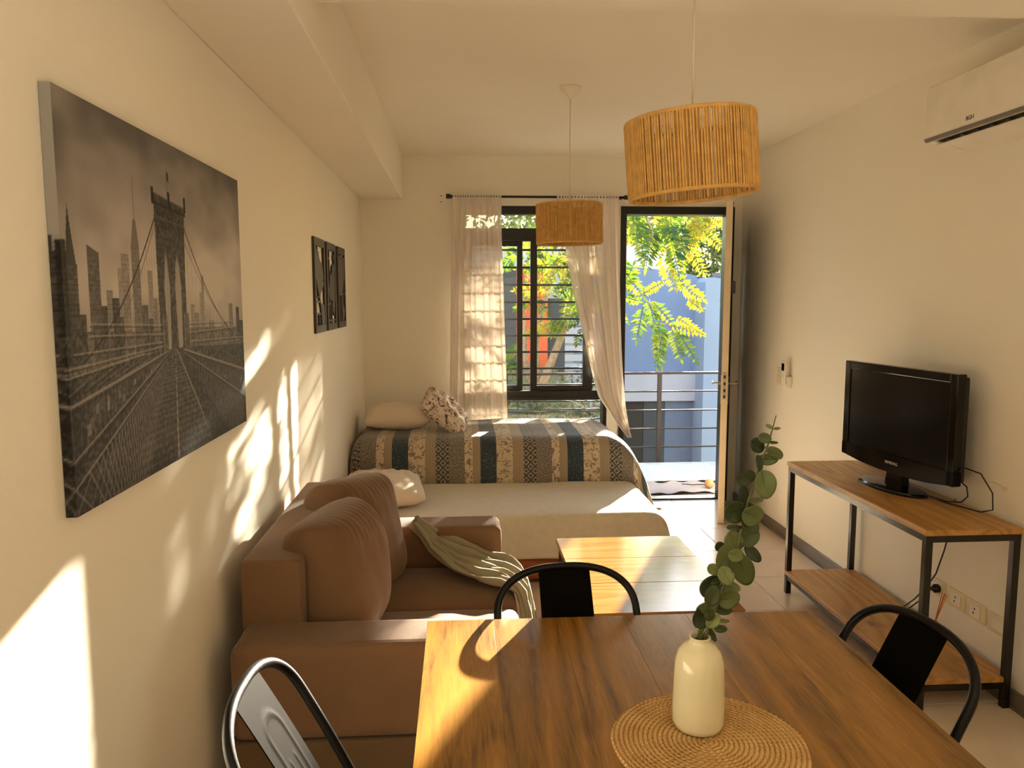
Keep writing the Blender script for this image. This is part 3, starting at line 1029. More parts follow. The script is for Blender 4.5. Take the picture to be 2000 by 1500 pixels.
def curtain(name, label, L, R, folds, amp, seed, ybase=5.48):
    r = np.random.default_rng(seed)
    ph = r.uniform(0, 6.28, 8)
    zs = [p[1] for p in L]
    def interp(T_, z):
        for (a, za), (b, zb) in zip(T_, T_[1:]):
            if z <= za and z >= zb:
                k = (za-z)/(za-zb)
                k = k
                return a+(b-a)*k
        return T_[-1][0]
    zt, zb_ = L[0][1], L[-1][1]
    def P(u, v):
        z = zt+(zb_-zt)*v
        a, b = interp(L, z), interp(R, z)
        uu = u+0.018*sin(2*pi*folds*0.5*u+ph[0]+1.2*v)
        x = a+(b-a)*min(1, max(0, uu))
        wob = sin(2*pi*folds*u+ph[1]+0.7*sin(3*v+ph[2])+1.1*v*sin(2*pi*1.7*u))
        wob2 = sin(2*pi*folds*2.3*u+ph[3]+2.0*v)
        g = 0.35+0.65*min(1, v*5)
        y = ybase+amp*g*(0.7*wob+0.25*wob2)
        if v < 0.03:
            y = ybase-0.010+0.005*sin(2*pi*26*u)
        return Vector((x, y, z+0.004*sin(2*pi*24*u)*(1 if v < 0.01 else 0)))
    o = obj(name, MB().grid(P, 150, 70), m_sheer)
    origin(o, (interp(L, zt)*.5+interp(R, zt)*.5, ybase, zt))
    return tag(o, label, 'curtain')
curtain('curtain', 'sheer off-white curtain hanging straight at the left of the window',
        [(-0.046, 2.209), (-0.05, 2.0), (-0.066, 1.44), (-0.075, 1.0), (-0.088, 0.62), (-0.092, 0.25)],
        [(0.293, 2.209), (0.292, 2.0), (0.309, 1.44), (0.325, 1.0), (0.337, 0.62), (0.34, 0.25)], 7, 0.022, 4)
curtain('curtain', 'sheer off-white curtain swept to the right beside the open door',
        [(0.673, 2.209), (0.70, 2.05), (0.739, 1.857), (0.795, 1.545), (0.87, 1.258), (0.93, 1.0), (0.985, 0.80), (1.098, 0.633), (1.20, 0.50)],
        [(1.116, 2.209), (1.119, 2.04), (1.128, 1.7), (1.137, 1.44), (1.148, 1.15), (1.163, 0.93), (1.185, 0.72), (1.214, 0.56), (1.235, 0.48)], 6, 0.02, 9)

# ================================================================== BEDS
bed = thing('daybed', 'single bed under the window beneath the patchwork quilt', 'bed', (0.2, 5.05, 0))
obj('bed_frame', MB().box(-0.66, 1.02, 4.72, 5.42, 0.12, 0.30, 0.01), m_wood_bed, bed)
obj('mattress', MB().box(-0.655, 1.0, 4.70, 5.42, 0.30, 0.60, 0.05, 3), m_mattress, bed)
for x in (-0.6, 0.95):
    for y in (4.78, 5.36):
        obj('leg', MB().box(x-0.03, x+0.03, y-0.03, y+0.03, 0, 0.12), m_wood_bed, bed)

def profile(pts):
    s = [0.0]
    for a, b in zip(pts, pts[1:]):
        s.append(s[-1]+math.hypot(a[0]-b[0], a[1]-b[1]))
    def f(t):
        if t <= 0:
            return pts[0][0]+t, 0.0   # flat continuation
        for k in range(len(pts)-1):
            if t <= s[k+1]:
                q = (t-s[k])/(s[k+1]-s[k])
                return pts[k][0]+(pts[k+1][0]-pts[k][0])*q, pts[0][1]-(pts[k][1]+(pts[k+1][1]-pts[k][1])*q)
        return pts[-1][0], pts[0][1]-pts[-1][1]
    return f, s[-1]

def smooth_profile(pts, n=40):
    """Catmull-Rom resample"""
    P = [pts[0]]+list(pts)+[pts[-1]]
    o_ = []
    for k in range(1, len(P)-2):
        for q in range(n//(len(P)-3)+1):
            t = q/(n//(len(P)-3)+1)
            a, b, c, d_ = P[k-1], P[k], P[k+1], P[k+2]
            o_.append(tuple(0.5*((2*b[i])+(-a[i]+c[i])*t+(2*a[i]-5*b[i]+4*c[i]-d_[i])*t*t+(-a[i]+3*b[i]-3*c[i]+d_[i])*t**3) for i in range(2)))
    o_.append(pts[-1])
    return o_

def drape(name, mat, x_left, right_pts, front_pts, y_back, ztop, zmin, nu, nv, noise, th, left_r=0.1, seed=1, wave=0.0):
    fR, sR = profile(smooth_profile(right_pts))
    fF, sF = profile(smooth_profile(front_pts))
    xr0, yf0 = right_pts[0][0], front_pts[0][0]
    LX, LY = xr0-x_left, y_back-yf0
    tx, ty = LX+sR, LY+sF
    r_ = np.random.default_rng(seed)
    ph = r_.uniform(0, 6.28, 10)
    def P(u, v):
        su, sv = u*tx-LX, v*ty-LY
        x, dx = (xr0+su, 0.0) if su <= 0 else fR(su)
        y, dy = (yf0-sv, 0.0) if sv <= 0 else fF(sv)
        xl = x-x_left
        dl = 0.0
        if xl < left_r:
            dl = left_r*(1-sqrt(max(0, 1-((left_r-xl)/left_r)**2)))*0.9
        n = noise*(sin(7*su+ph[0])*sin(6*sv+ph[1])+0.5*sin(15*su+ph[2]+4*sv)+0.4*sin(19*sv+ph[3]-6*su))
        z = ztop-sqrt(dx*dx+dy*dy+ (0.9*dx*dy))-dl+n*(1 if su < 0 and sv < 0 else 0.5)
        cor = min(1, dx/0.15)*min(1, dy/0.15)
        x += cor*0.02*sin(5*v*3)+wave*sin(24*sv+ph[5])*min(1, dx/0.1)
        y -= cor*0.02+wave*0.6*sin(18*su+ph[6])*min(1, dy/0.1)
        return Vector((x, y, max(zmin+0.01*sin(9*su), z)))
    mb = MB().grid(P, nu, nv, uvf=lambda u, v: (u*tx, -v*ty))
    o = obj(name, mb, mat)
    md = o.modifiers.new('th', 'SOLIDIFY')
    md.thickness = th
    md.offset = -1
    return o
q = drape('quilt', m_quilt, -0.672, [(0.82, 0.655), (0.93, 0.645), (1.02, 0.60), (1.09, 0.52), (1.14, 0.42), (1.18, 0.30), (1.205, 0.23)],
          [(4.83, 0.655), (4.74, 0.648), (4.68, 0.61), (4.655, 0.54), (4.645, 0.42), (4.64, 0.30)], 5.43, 0.655, 0.22, 150, 90, 0.004, 0.012, 0.1, 3, 0.006)
tag(q, 'striped patchwork quilt in blue, cream and grey on the bed by the window', 'quilt')

trb = thing('trundle_bed', 'low pull-out bed in front of the daybed under a cream fleece', 'bed', (0.2, 4.25, 0))
obj('drawer_base', MB().box(-0.655, 1.02, 3.945, 4.60, 0.03, 0.20, 0.006), m_wood_bed, trb)
obj('mattress', MB().box(-0.655, 1.0, 3.95, 4.60, 0.20, 0.345, 0.04, 3), m_mattress, trb)
fb = drape('fleece_blanket', m_fleece, -0.672, [(0.96, 0.385), (1.03, 0.377), (1.075, 0.34), (1.10, 0.26), (1.13, 0.19), (1.155, 0.13)],
           [(4.02, 0.385), (3.94, 0.378), (3.905, 0.35), (3.89, 0.29), (3.88, 0.22), (3.872, 0.165)], 4.63, 0.385, 0.13, 150, 70, 0.0035, 0.014, 0.05, 8, 0.004)
tag(fb, 'cream fleece blanket covering the low pull-out bed', 'blanket')

def pillow(name, mat, W, H, T_, loc, rot, seed, label, cat, group=None, wrinkle=0.006, sag=0.0, pw=2.6, n=44, seam=True, fold=None):
    r_ = np.random.default_rng(seed)
    ph = r_.uniform(0, 6.28, 12)
    b = bmesh.new()
    def XY(u, v):
        # square to rounded-square outline with slightly pulled-in sides
        x, y = u, v
        pin = 0.06*(1-abs(v)**2)*abs(u)**3
        pin2 = 0.06*(1-abs(u)**2)*abs(v)**3
        x = u*(1-pin)*(1-0.10*abs(u*v)**3)
        y = v*(1-pin2)*(1-0.10*abs(u*v)**3)
        return x, y
    def TH(u, v):
        return (max(0, 1-abs(u)**pw)*max(0, 1-abs(v)**pw))**0.5
    V = {}
    for s in (1, -1):
        for i in range(n+1):
            for j in range(n+1):
                u, v = -1+2*i/n, -1+2*j/n
                if (i in (0, n) or j in (0, n)) and s == -1:
                    V[(s, i, j)] = V[(1, i, j)]
                    continue
                x, y = XY(u, v)
                t = TH(u, v)
                e = max(abs(u), abs(v))
                wr = wrinkle*(sin(16*u+5*v+ph[0])*(0.4+0.6*max(0, v))+0.7*sin(27*u-6*v+ph[1])*max(0, v)+0.6*sin(8*v+ph[2]+3*u))*t
                if fold:
                    wr += fold(u, v, s)*t
                z = s*(T_/2*t*(1+0.07*sin(3*u+ph[3])*sin(3*v+ph[4]))+wr)
                yy = y*H/2-sag*(1-v)*0.0
                V[(s, i, j)] = b.verts.new((x*W/2, yy, z))
    for s in (1, -1):
        for i in range(n):
            for j in range(n):
                q_ = [V[(s, i, j)], V[(s, i+1, j)], V[(s, i+1, j+1)], V[(s, i, j+1)]]
                if s == -1:
                    q_ = q_[::-1]
                f = b.faces.new(q_)
                f.smooth = True
    mb = MB()
    mb.merge(b)
    o = obj(name, mb, mat)
    o.location = loc
    o.rotation_euler = rot
    return tag(o, label, cat, group)
R_ = math.radians
pillow('pillow', m_pillow, 0.46, 0.34, 0.15, (-0.41, 5.10, 0.735), (R_(6), R_(-2), R_(2)), 2, 'plain white pillow lying at the head of the quilted bed', 'pillow')
pillow('pillow', m_floral, 0.36, 0.30, 0.13, (-0.10, 4.98, 0.775), (R_(26), R_(40), R_(8)), 5, 'small white pillow with dark floral print leaning on the plain one', 'pillow', wrinkle=0.008)
pillow('pillow', m_pillow, 0.44, 0.52, 0.15, (-0.42, 4.25, 0.463), (R_(2), R_(4), R_(8)), 8, 'white pillow on the low fleece covered bed behind the sofa', 'pillow')

# ================================================================== SOFA
sofa = thing('sofa', 'brown velvet two-seat sofa against the left wall', 'sofa', (-0.22, 2.62, 0))
obj('base', MB().box(-0.60, 0.13, 2.03, 3.21, 0.04, 0.30, 0.012), m_sofa_base, sofa)
obj('back', MB().box(-0.625, -0.455, 2.16, 3.13, 0.20, 0.766, 0.014, 3), m_sofa, sofa)
def arm(y0_, y1_):
    mb = MB()
    t = bmesh.new()
    prof = rounded(y0_, y1_, 0.0, 0.585-0.315, 0.035)
    mb.box(-0.618, 0.160, y0_, y1_, 0.318, 0.585, 0.03, 4)
    o_ = obj('arm', mb, m_sofa, sofa)
    mb = MB().box(-0.612, 0.152, y0_+0.004, y1_-0.004, 0.05, 0.316, 0.008, 2)
    obj('arm_base', mb, m_sofa_base, sofa)
arm(2.0, 2.185)
arm(3.05, 3.24)
def seatcush(y0_, y1_):
    def P(u, v):
        return Vector((0, 0, 0))
    t = bmesh.new()
    mb = MB().box(-0.47, 0.195, y0_, y1_, 0.30, 0.43, 0.035, 4)
    bmesh.ops.subdivide_edges(mb.b, edges=[e for e in mb.b.edges if e.calc_length() > 0.2], cuts=8, use_grid_fill=True)
    for v in mb.b.verts:
        if v.co.z > 0.38:
            u_ = (v.co.x+0.14)/0.34
            w_ = (v.co.y-(y0_+y1_)/2)/((y1_-y0_)/2)
            v.co.z += 0.018*max(0, 1-u_*u_)*max(0, 1-w_*w_)
    o_ = obj('seat_cushion', mb, m_sofa, sofa, smooth=True)
seatcush(2.19, 2.615)
seatcush(2.62, 3.045)
for x in (-0.56, 0.09):
    for y in (2.06, 3.18):
        obj('foot', MB().box(x-0.02, x+0.02, y-0.02, y+0.02, 0, 0.05), m_dark, sofa)

def gather(seed):
    def f(u, v, s):
        return 0.011*max(0, v-0.45)**1.0*(sin(46*u+3*sin(3*v+seed))+0.5*sin(71*u+seed))
    return f
pillow('sofa_cushion', m_sofa, 0.43, 0.45, 0.27, (-0.39, 2.415, 0.632), (R_(82), R_(0), R_(78)), 11,
       'large brown velvet back cushion by the near sofa arm', 'cushion', fold=gather(1), wrinkle=0.0015, pw=3.6, n=60)
pillow('sofa_cushion', m_sofa, 0.44, 0.46, 0.27, (-0.39, 2.84, 0.632), (R_(78), R_(6), R_(68)), 14,
       'large brown velvet back cushion half behind the nearer one', 'cushion', fold=gather(2.2), wrinkle=0.0015, pw=3.6, n=60)

# throw: draped from behind the far cushion over the seat and down the front
cl = smooth_profile([(0, 0), (1, 1), (2, 2), (3, 3), (4, 4), (5, 5)], 5)
spine = [(-0.20, 3.03, 0.60), (-0.12, 2.99, 0.53), (-0.02, 2.93, 0.485), (0.08, 2.88, 0.465), (0.16, 2.84, 0.462), (0.208, 2.80, 0.44), (0.225, 2.76, 0.36), (0.232, 2.72, 0.26)]
wdt = [0.03, 0.13, 0.20, 0.22, 0.20, 0.17, 0.15, 0.14]
def throwP(u, v):
    k = u*(len(spine)-1)
    i = min(int(k), len(spine)-2)
    q_ = k-i
    p = Vector(spine[i]).lerp(Vector(spine[i+1]), q_)
    wd = wdt[i]+(wdt[i+1]-wdt[i])*q_
    s_ = (v-0.5)*2
    f = sin(v*26+u*5)+0.6*sin(v*47-u*9+1)+0.35*sin(v*80+u*14)
    amp = 0.013
    side = Vector((0.15, 1.0, 0)).normalized()
    tt = (Vector(spine[i+1])-Vector(spine[i])).normalized()
    nrm = side.cross(tt)
    if nrm.z < 0 and u < 0.6:
        nrm = -nrm
    if u >= 0.6 and nrm.x < 0:
        nrm = -nrm
    lift = max(0.0, s_)*0.02*(1-u) if u < 0.7 else 0
    return p+side*(s_*wd*0.62)+nrm*(0.014+amp*f)+Vector((0, 0, lift))
o = obj('throw_blanket', MB().grid(throwP, 70, 70), m_throw)
md = o.modifiers.new('th', 'SOLIDIFY')
md.thickness = 0.006
origin(o, (0.05, 2.88, 0.44))
tag(o, 'sage grey cotton throw draped over the sofa seat and front edge', 'throw')

# ================================================================== COFFEE TABLE
ct = thing('coffee_table', 'low coffee table with light wooden top and black steel legs', 'table', (0.70, 2.98, 0))
for k in range(3):
    ya, yb = 2.552+k*(0.855/3), 2.552+(k+1)*(0.855/3)
    obj('plank', MB().box(0.425, 0.985, ya+0.0006, yb-0.0006, 0.397, 0.42, 0.0015, 1), m_wood_coffee, ct)
obj('frame', MB().box(0.435, 0.975, 2.56, 2.585, 0.372, 0.396).box(0.435, 0.975, 3.375, 3.40, 0.372, 0.396).box(0.435, 0.46, 2.585, 3.375, 0.372, 0.396).box(0.95, 0.975, 2.585, 3.375, 0.372, 0.396), m_black_gloss, ct)
for x in (0.435, 0.95):
    for y in (2.56, 3.375):
        obj('leg', MB().box(x, x+0.025, y, y+0.025, 0, 0.372), m_black_gloss, ct)

# ================================================================== TV STAND + TV
ts = thing('tv_stand', 'console with brown wooden top and shelf on a black steel frame', 'console table', (1.82, 3.17, 0))
X0, X1, Y0, Y1 = 1.645, 2.005, 2.585, 3.757
obj('top_board', MB().box(X0-0.004, X1, Y0-0.006, Y1+0.006, 0.659, 0.681, 0.002, 1), m_wood_tv, ts)
obj('shelf', MB().box(X0, X1-0.002, Y0+0.004, Y1-0.004, 0.098, 0.118, 0.002, 1), m_wood_tv, ts)
S_ = 0.026
for x in (X0+0.002, X1-S_-0.004):
    for y in (Y0, Y1-S_):
        obj('leg', MB().box(x, x+S_, y, y+S_, 0, 0.634, 0.001, 1), m_black_gloss, ts)
fr_ = MB()
fr_.box(X0+0.002, X1-0.004, Y0, Y0+S_, 0.634, 0.659)
fr_.box(X0+0.002, X1-0.004, Y1-S_, Y1, 0.634, 0.659)
fr_.box(X0+0.002, X0+0.002+S_, Y0+S_, Y1-S_, 0.634, 0.659)
fr_.box(X1-S_-0.004, X1-0.004, Y0+S_, Y1-S_, 0.634, 0.659)
obj('upper_frame', fr_, m_black_gloss, ts)
fr_ = MB()
fr_.box(X0+0.002+S_, X1-0.004-S_, Y0+0.002, Y0+S_-0.002, 0.075, 0.098)
fr_.box(X0+0.002+S_, X1-0.004-S_, Y1-S_+0.002, Y1-0.002, 0.075, 0.098)
fr_.box(X0+0.004, X0+S_, Y0+S_, Y1-S_, 0.075, 0.098)
fr_.box(X1-S_-0.002, X1-0.006, Y0+S_, Y1-S_, 0.075, 0.098)
obj('lower_frame', fr_, m_black_gloss, ts)

tvx, tvy = 1.878, 3.197
tdir = Vector((1.922-1.834, 2.845-3.55, 0))
tvang = math.atan2(tdir.y, tdir.x)      # local +x runs from the far end to the near end
tv = thing('television', 'black flat television with glossy frame on the console', 'television', (tvx, tvy, 0.681), tvang)
# local: x along screen, y = behind screen?  screen faces local -y side
HW, HB, HT = 0.355, 0.066, 0.527
# facing: local normal pointing to the room is (sin, -cos) of tvang -> local -y
def tvp(name, mb, mat, label=None, par=None):
    o_ = obj(name, mb, mat, par or tv, world=False)
    if label:
        o_['label'] = label
    return o_
bz = MB()
outl = [(-HW, HB+0.02), (-HW*0.6, HB+0.004), (-HW*0.2, HB-0.004), (HW*0.2, HB-0.004), (HW*0.6, HB+0.004), (HW, HB+0.02), (HW, HT), (-HW, HT)]
inn = [(-HW+0.035, HB+0.075), (HW-0.035, HB+0.075), (HW-0.035, HT-0.035), (-HW+0.035, HT-0.035)]
bz.box(-HW, -HW+0.037, -0.022, 0.018, HB+0.02, HT, 0.004, 2)
bz.box(HW-0.037, HW, -0.022, 0.018, HB+0.02, HT, 0.004, 2)
bz.box(-HW+0.036, HW-0.036, -0.022, 0.018, HT-0.036, HT, 0.004, 2)
bz.prism([(-HW, HB+0.024), (-HW*0.6, HB+0.006), (-HW*0.2, HB-0.002), (HW*0.2, HB-0.002), (HW*0.6, HB+0.006), (HW, HB+0.024), (HW, HB+0.078), (-HW, HB+0.078)], 'Y', -0.022, 0.018)
tvp('bezel', bz, m_tvgloss)
tvp('screen', MB().box(-HW+0.036, HW-0.036, -0.016, 0.0, HB+0.077, HT-0.035), m_screen, 'dark matte screen')
tvp('back_cover', MB().box(-HW+0.01, HW-0.01, 0.018, 0.045, HB+0.03, HT-0.012, 0.01, 2).box(-HW+0.09, HW-0.09, 0.045, 0.078, HB+0.05, HT-0.06, 0.014, 2), m_dark)
tvp('neck', MB().prism([(-0.055, 0.012), (0.055, 0.012), (0.04, 0.09), (-0.04, 0.09)], 'Y', -0.008, 0.03), m_tvgloss)
bs = MB()
def basep(z, k):
    return [(0.20*k*cos(a), 0.0+0.085*k*sin(a), z) for a in [2*pi*i/40 for i in range(40)]]
rings = [basep(0.0, 1), basep(0.008, 1), basep(0.014, 0.93), basep(0.018, 0.4)]
vr = [[bs.b.verts.new(Vector(p)+Vector((0, -0.015, 0))) for p in rg] for rg in rings]
for A, B in zip(vr, vr[1:]):
    for k in range(40):
        bs.b.faces.new((A[k], A[(k+1) % 40], B[(k+1) % 40], B[k]))
bs.b.faces.new(vr[0][::-1])
bs.b.faces.new(vr[-1])
tvp('base', bs, m_tvgloss)

def text(name, s_, size, mat, parent, loc, rot, th=0.0006, label=None, shear=0.0):
    cu = bpy.data.curves.new(name, 'FONT')
    cu.body = s_
    cu.size = size
    cu.extrude = th
    cu.align_x = 'CENTER'
    cu.align_y = 'CENTER'
    cu.materials.append(mat)
    tmp = bpy.data.objects.new(name, cu)
    me = bpy.data.meshes.new_from_object(tmp)
    bpy.data.objects.remove(tmp)
    me.materials.clear()
    me.materials.append(mat)
    o_ = bpy.data.objects.new(name, me)
    COL.objects.link(o_)
    o_.parent = parent
    o_.location = loc
    o_.rotation_euler = rot
    if label:
        o_['label'] = label
    return o_
m_logo = plain('silver_logo', (190, 186, 176), rough=0.3)
text('lettering', 'SAMSUNG', 0.018, m_logo, tv, (0.0, -0.0226, HB+0.042), (pi/2, 0, 0), label='small silver lettering')
# tv cables
tc = thing('tv_cable', 'black television cables looping behind the set to the wall', 'cable', (1.95, 2.85, 0.683))
obj('cable', MB().tube([(1.962, 2.90, 0.84), (1.985, 2.80, 0.83), (1.99, 2.735, 0.77), (1.985, 2.72, 0.71), (1.975, 2.77, 0.688), (1.95, 2.86, 0.686), (1.93, 2.93, 0.686), (1.915, 3.0, 0.69)], 0.0028, 6), m_dark, tc)
obj('cable', MB().tube([(1.955, 2.90, 0.79), (1.97, 2.855, 0.765), (1.97, 2.845, 0.73), (1.962, 2.87, 0.70), (1.94, 2.93, 0.688), (1.92, 3.02, 0.69)], 0.0028, 6), m_dark, tc)
pc_ = thing('power_cord', 'black power cord hanging from the console to the socket', 'cable', (2.0, 3.1, 0.12))
obj('cord', MB().tube([(2.008, 2.98, 0.683), (2.016, 2.98, 0.66), (2.014, 2.99, 0.60), (2.010, 3.03, 0.45), (2.0, 3.06, 0.34), (1.99, 3.10, 0.27), (1.975, 3.16, 0.19), (1.96, 3.20, 0.145), (1.95, 3.22, 0.1235), (1.94, 3.19, 0.1235), (1.955, 3.16, 0.15), (1.975, 3.12, 0.20), (1.985, 3.09, 0.26), (1.985, 3.068, 0.272)], 0.0032, 6), m_dark, pc_)
obj('plug', MB().tube([(1.981, 3.068, 0.272), (1.995, 3.068, 0.272), (2.0, 3.068, 0.272), (2.0195, 3.068, 0.272)], [0.006, 0.010, 0.018, 0.019], 12), m_dark, pc_)
# thin stray wire on the wall
wr_ = MB().tube([(2.026, 2.82, 0.795), (2.024, 2.78, 0.80), (2.026, 2.74, 0.795), (2.024, 2.72, 0.778), (2.026, 2.708, 0.786), (2.025, 2.715, 0.796), (2.026, 2.728, 0.79)], 0.0012, 5)
o = obj('wall_wire', wr_, m_cord_w)
tag(origin(o, (2.026, 2.76, 0.79)), 'thin curled wire on the wall right of the television', 'wire')

# reed diffuser on the shelf
rd = thing('reed_diffuser', 'small glass bottle holding orange incense sticks on the console shelf', 'diffuser', (1.93, 2.945, 0.118))
obj('bottle', MB().lathe([(0, 0), (0.02, 0.0), (0.023, 0.01), (0.021, 0.035), (0.011, 0.05), (0.010, 0.06), (0.013, 0.066), (0.009, 0.067), (0.008, 0.05), (0, 0.048)], n=20), m_ceramic, rd, world=False)
for dx, dy in ((0.0, -0.04), (0.006, -0.05), (-0.004, -0.058), (0.003, -0.066)):
    obj('stick', MB().tube([(0, 0, 0.05), (dx, dy, 0.20)], 0.0018, 5), m_amber, rd, world=False)

# ================================================================== WALL FITTINGS, RIGHT
def plate(name, label, yc, zc, w_, h_, kind):
    o_ = thing(name, label, name.replace('_', ' '), (XR, yc, zc))
    obj('cover_plate', MB().box(-0.009, 0, -w_/2, w_/2, -h_/2, h_/2, 0.003, 2), m_plastic_y, o_, world=False)
    if kind == 'socket':
        obj('insert', MB().box(-0.012, -0.009, -0.032, 0.032, -0.024, 0.024, 0.001, 1), m_plastic, o_, world=False)
        for y, z in ((0.0, 0.008), (0.006, -0.010)):
            obj('pin_hole', MB().box(-0.0128, -0.012, y-0.003, y+0.003, z-0.004, z+0.004), m_dark, o_, world=False)
    elif kind == 'blank':
        obj('insert', MB().box(-0.012, -0.009, -0.035, 0.035, -0.02, 0.02, 0.001, 1), m_plastic, o_, world=False)
    return o_
plate('wall_socket', 'ivory wall socket holding the black plug, behind the console leg', 3.088, 0.272, 0.112, 0.072, 'socket')
plate('wall_socket', 'ivory wall socket second along the row from the black plug', 2.952, 0.270, 0.114, 0.072, 'socket')
plate('wall_socket', 'ivory wall socket third along the row, next to the blank plate', 2.832, 0.270, 0.114, 0.072, 'socket')
plate('wall_plate', 'ivory blank wall plate half behind the near console leg', 2.695, 0.268, 0.114, 0.072, 'blank')
sw = thing('light_switch', 'white light switch beside the remote control on the right wall', 'light switch', (XR, 4.79, 1.0))
obj('cover_plate', MB().box(-0.009, 0, -0.035, 0.045, -0.055, 0.058, 0.002, 1), m_plastic, sw, world=False)
for z in (-0.03, 0.0, 0.03):
    obj('rocker', MB().box(-0.013, -0.009, -0.02, 0.03, z-0.012, z+0.012, 0.001, 1), m_plastic_y, sw, world=False)
rc = thing('remote_control', 'white air conditioner remote in a wall holder by the switch', 'remote control', (XR, 4.66, 1.0))
obj('holder', MB().box(-0.03, 0, -0.035, 0.035, -0.05, 0.02, 0.003, 1), m_plastic, rc, world=False)
rb = obj('remote_body', MB().box(-0.046, -0.031, -0.028, 0.028, -0.03, 0.115, 0.006, 3), m_plastic, rc, world=False)
obj('display', MB().box(-0.0475, -0.046, -0.018, 0.018, 0.055, 0.10), m_screen, rb, world=False)

# air conditioner
ac = thing('air_conditioner', 'white split air conditioner high on the right wall', 'air conditioner', (XR, 2.63, 2.07))
YA, YB_ = 2.22-2.63, 3.05-2.63
body = [(0.0, 0.25), (-0.10, 0.262), (-0.17, 0.258), (-0.188, 0.245), (-0.192, 0.06), (-0.186, 0.040), (-0.175, 0.040), (-0.12, 0.03), (-0.05, 0.012), (0, 0.0)]
mb = MB()
# body with an open outlet slot: profile with a notch
prof = [(0.0, 0.25), (-0.10, 0.262), (-0.17, 0.258), (-0.186, 0.245), (-0.192, 0.20), (-0.192, 0.06), (-0.186, 0.042), (-0.168, 0.040), (-0.150, 0.09), (-0.11, 0.08), (-0.10, 0.024), (-0.05, 0.010), (0, 0.0)]
mb.prism([(a, b) for a, b in prof], 'Y', YA+0.03, YB_-0.03)
obj('body', mb, m_plastic, ac, world=False)
pr2 = [(0.0, 0.25), (-0.10, 0.262), (-0.17, 0.258), (-0.186, 0.245), (-0.192, 0.20), (-0.192, 0.06), (-0.186, 0.042), (-0.10, 0.022), (-0.05, 0.008), (0, 0.0)]
for a, b in ((YA, YA+0.03), (YB_-0.03, YB_)):
    obj('end_cap', MB().prism(pr2, 'Y', a, b), m_plastic, ac, world=False)
obj('outlet', MB().prism([(-0.1495, 0.0895), (-0.111, 0.0795), (-0.104, 0.03), (-0.165, 0.043)], 'Y', YA+0.031, YB_-0.031), m_dark, ac, world=False)
for k in range(9):
    y = YA+0.08+k*0.083
    obj('vane', MB().prism([(-0.150, 0.045), (-0.115, 0.038), (-0.113, 0.026), (-0.148, 0.034)], 'Y', y, y+0.004), m_base, ac, world=False)
obj('flap', MB().prism([(-0.150, 0.030), (-0.120, 0.022), (-0.119, 0.018), (-0.150, 0.025)], 'Y', YA+0.035, YB_-0.02), m_plastic, ac, world=False)
obj('chrome_edge', MB().prism([(-0.1935, 0.050), (-0.1875, 0.0395), (-0.178, 0.0385), (-0.186, 0.042), (-0.192, 0.052)], 'Y', YA, YB_), m_base, ac, world=False)
text('lettering', 'BGH', 0.022, m_dark, ac, (-0.1925, 2.775-2.63, 0.075), (pi/2, 0, -pi/2), label='small dark lettering')
# two screws / rawl plugs left on the front wall
for z in (2.212, 2.171):
    o = obj('screw', MB().lathe([(0, -0.004), (0.004, -0.004), (0.004, 0.0), (0, 0.0)], n=10), m_dark)
    o.rotation_euler = (pi/2, 0, 0)
    o.location = (-0.126, YB-0.001, z)
    tag(o, 'upper dark screw left of the curtain rod' if z > 2.2 else 'lower dark screw left of the curtain rod', 'screw')

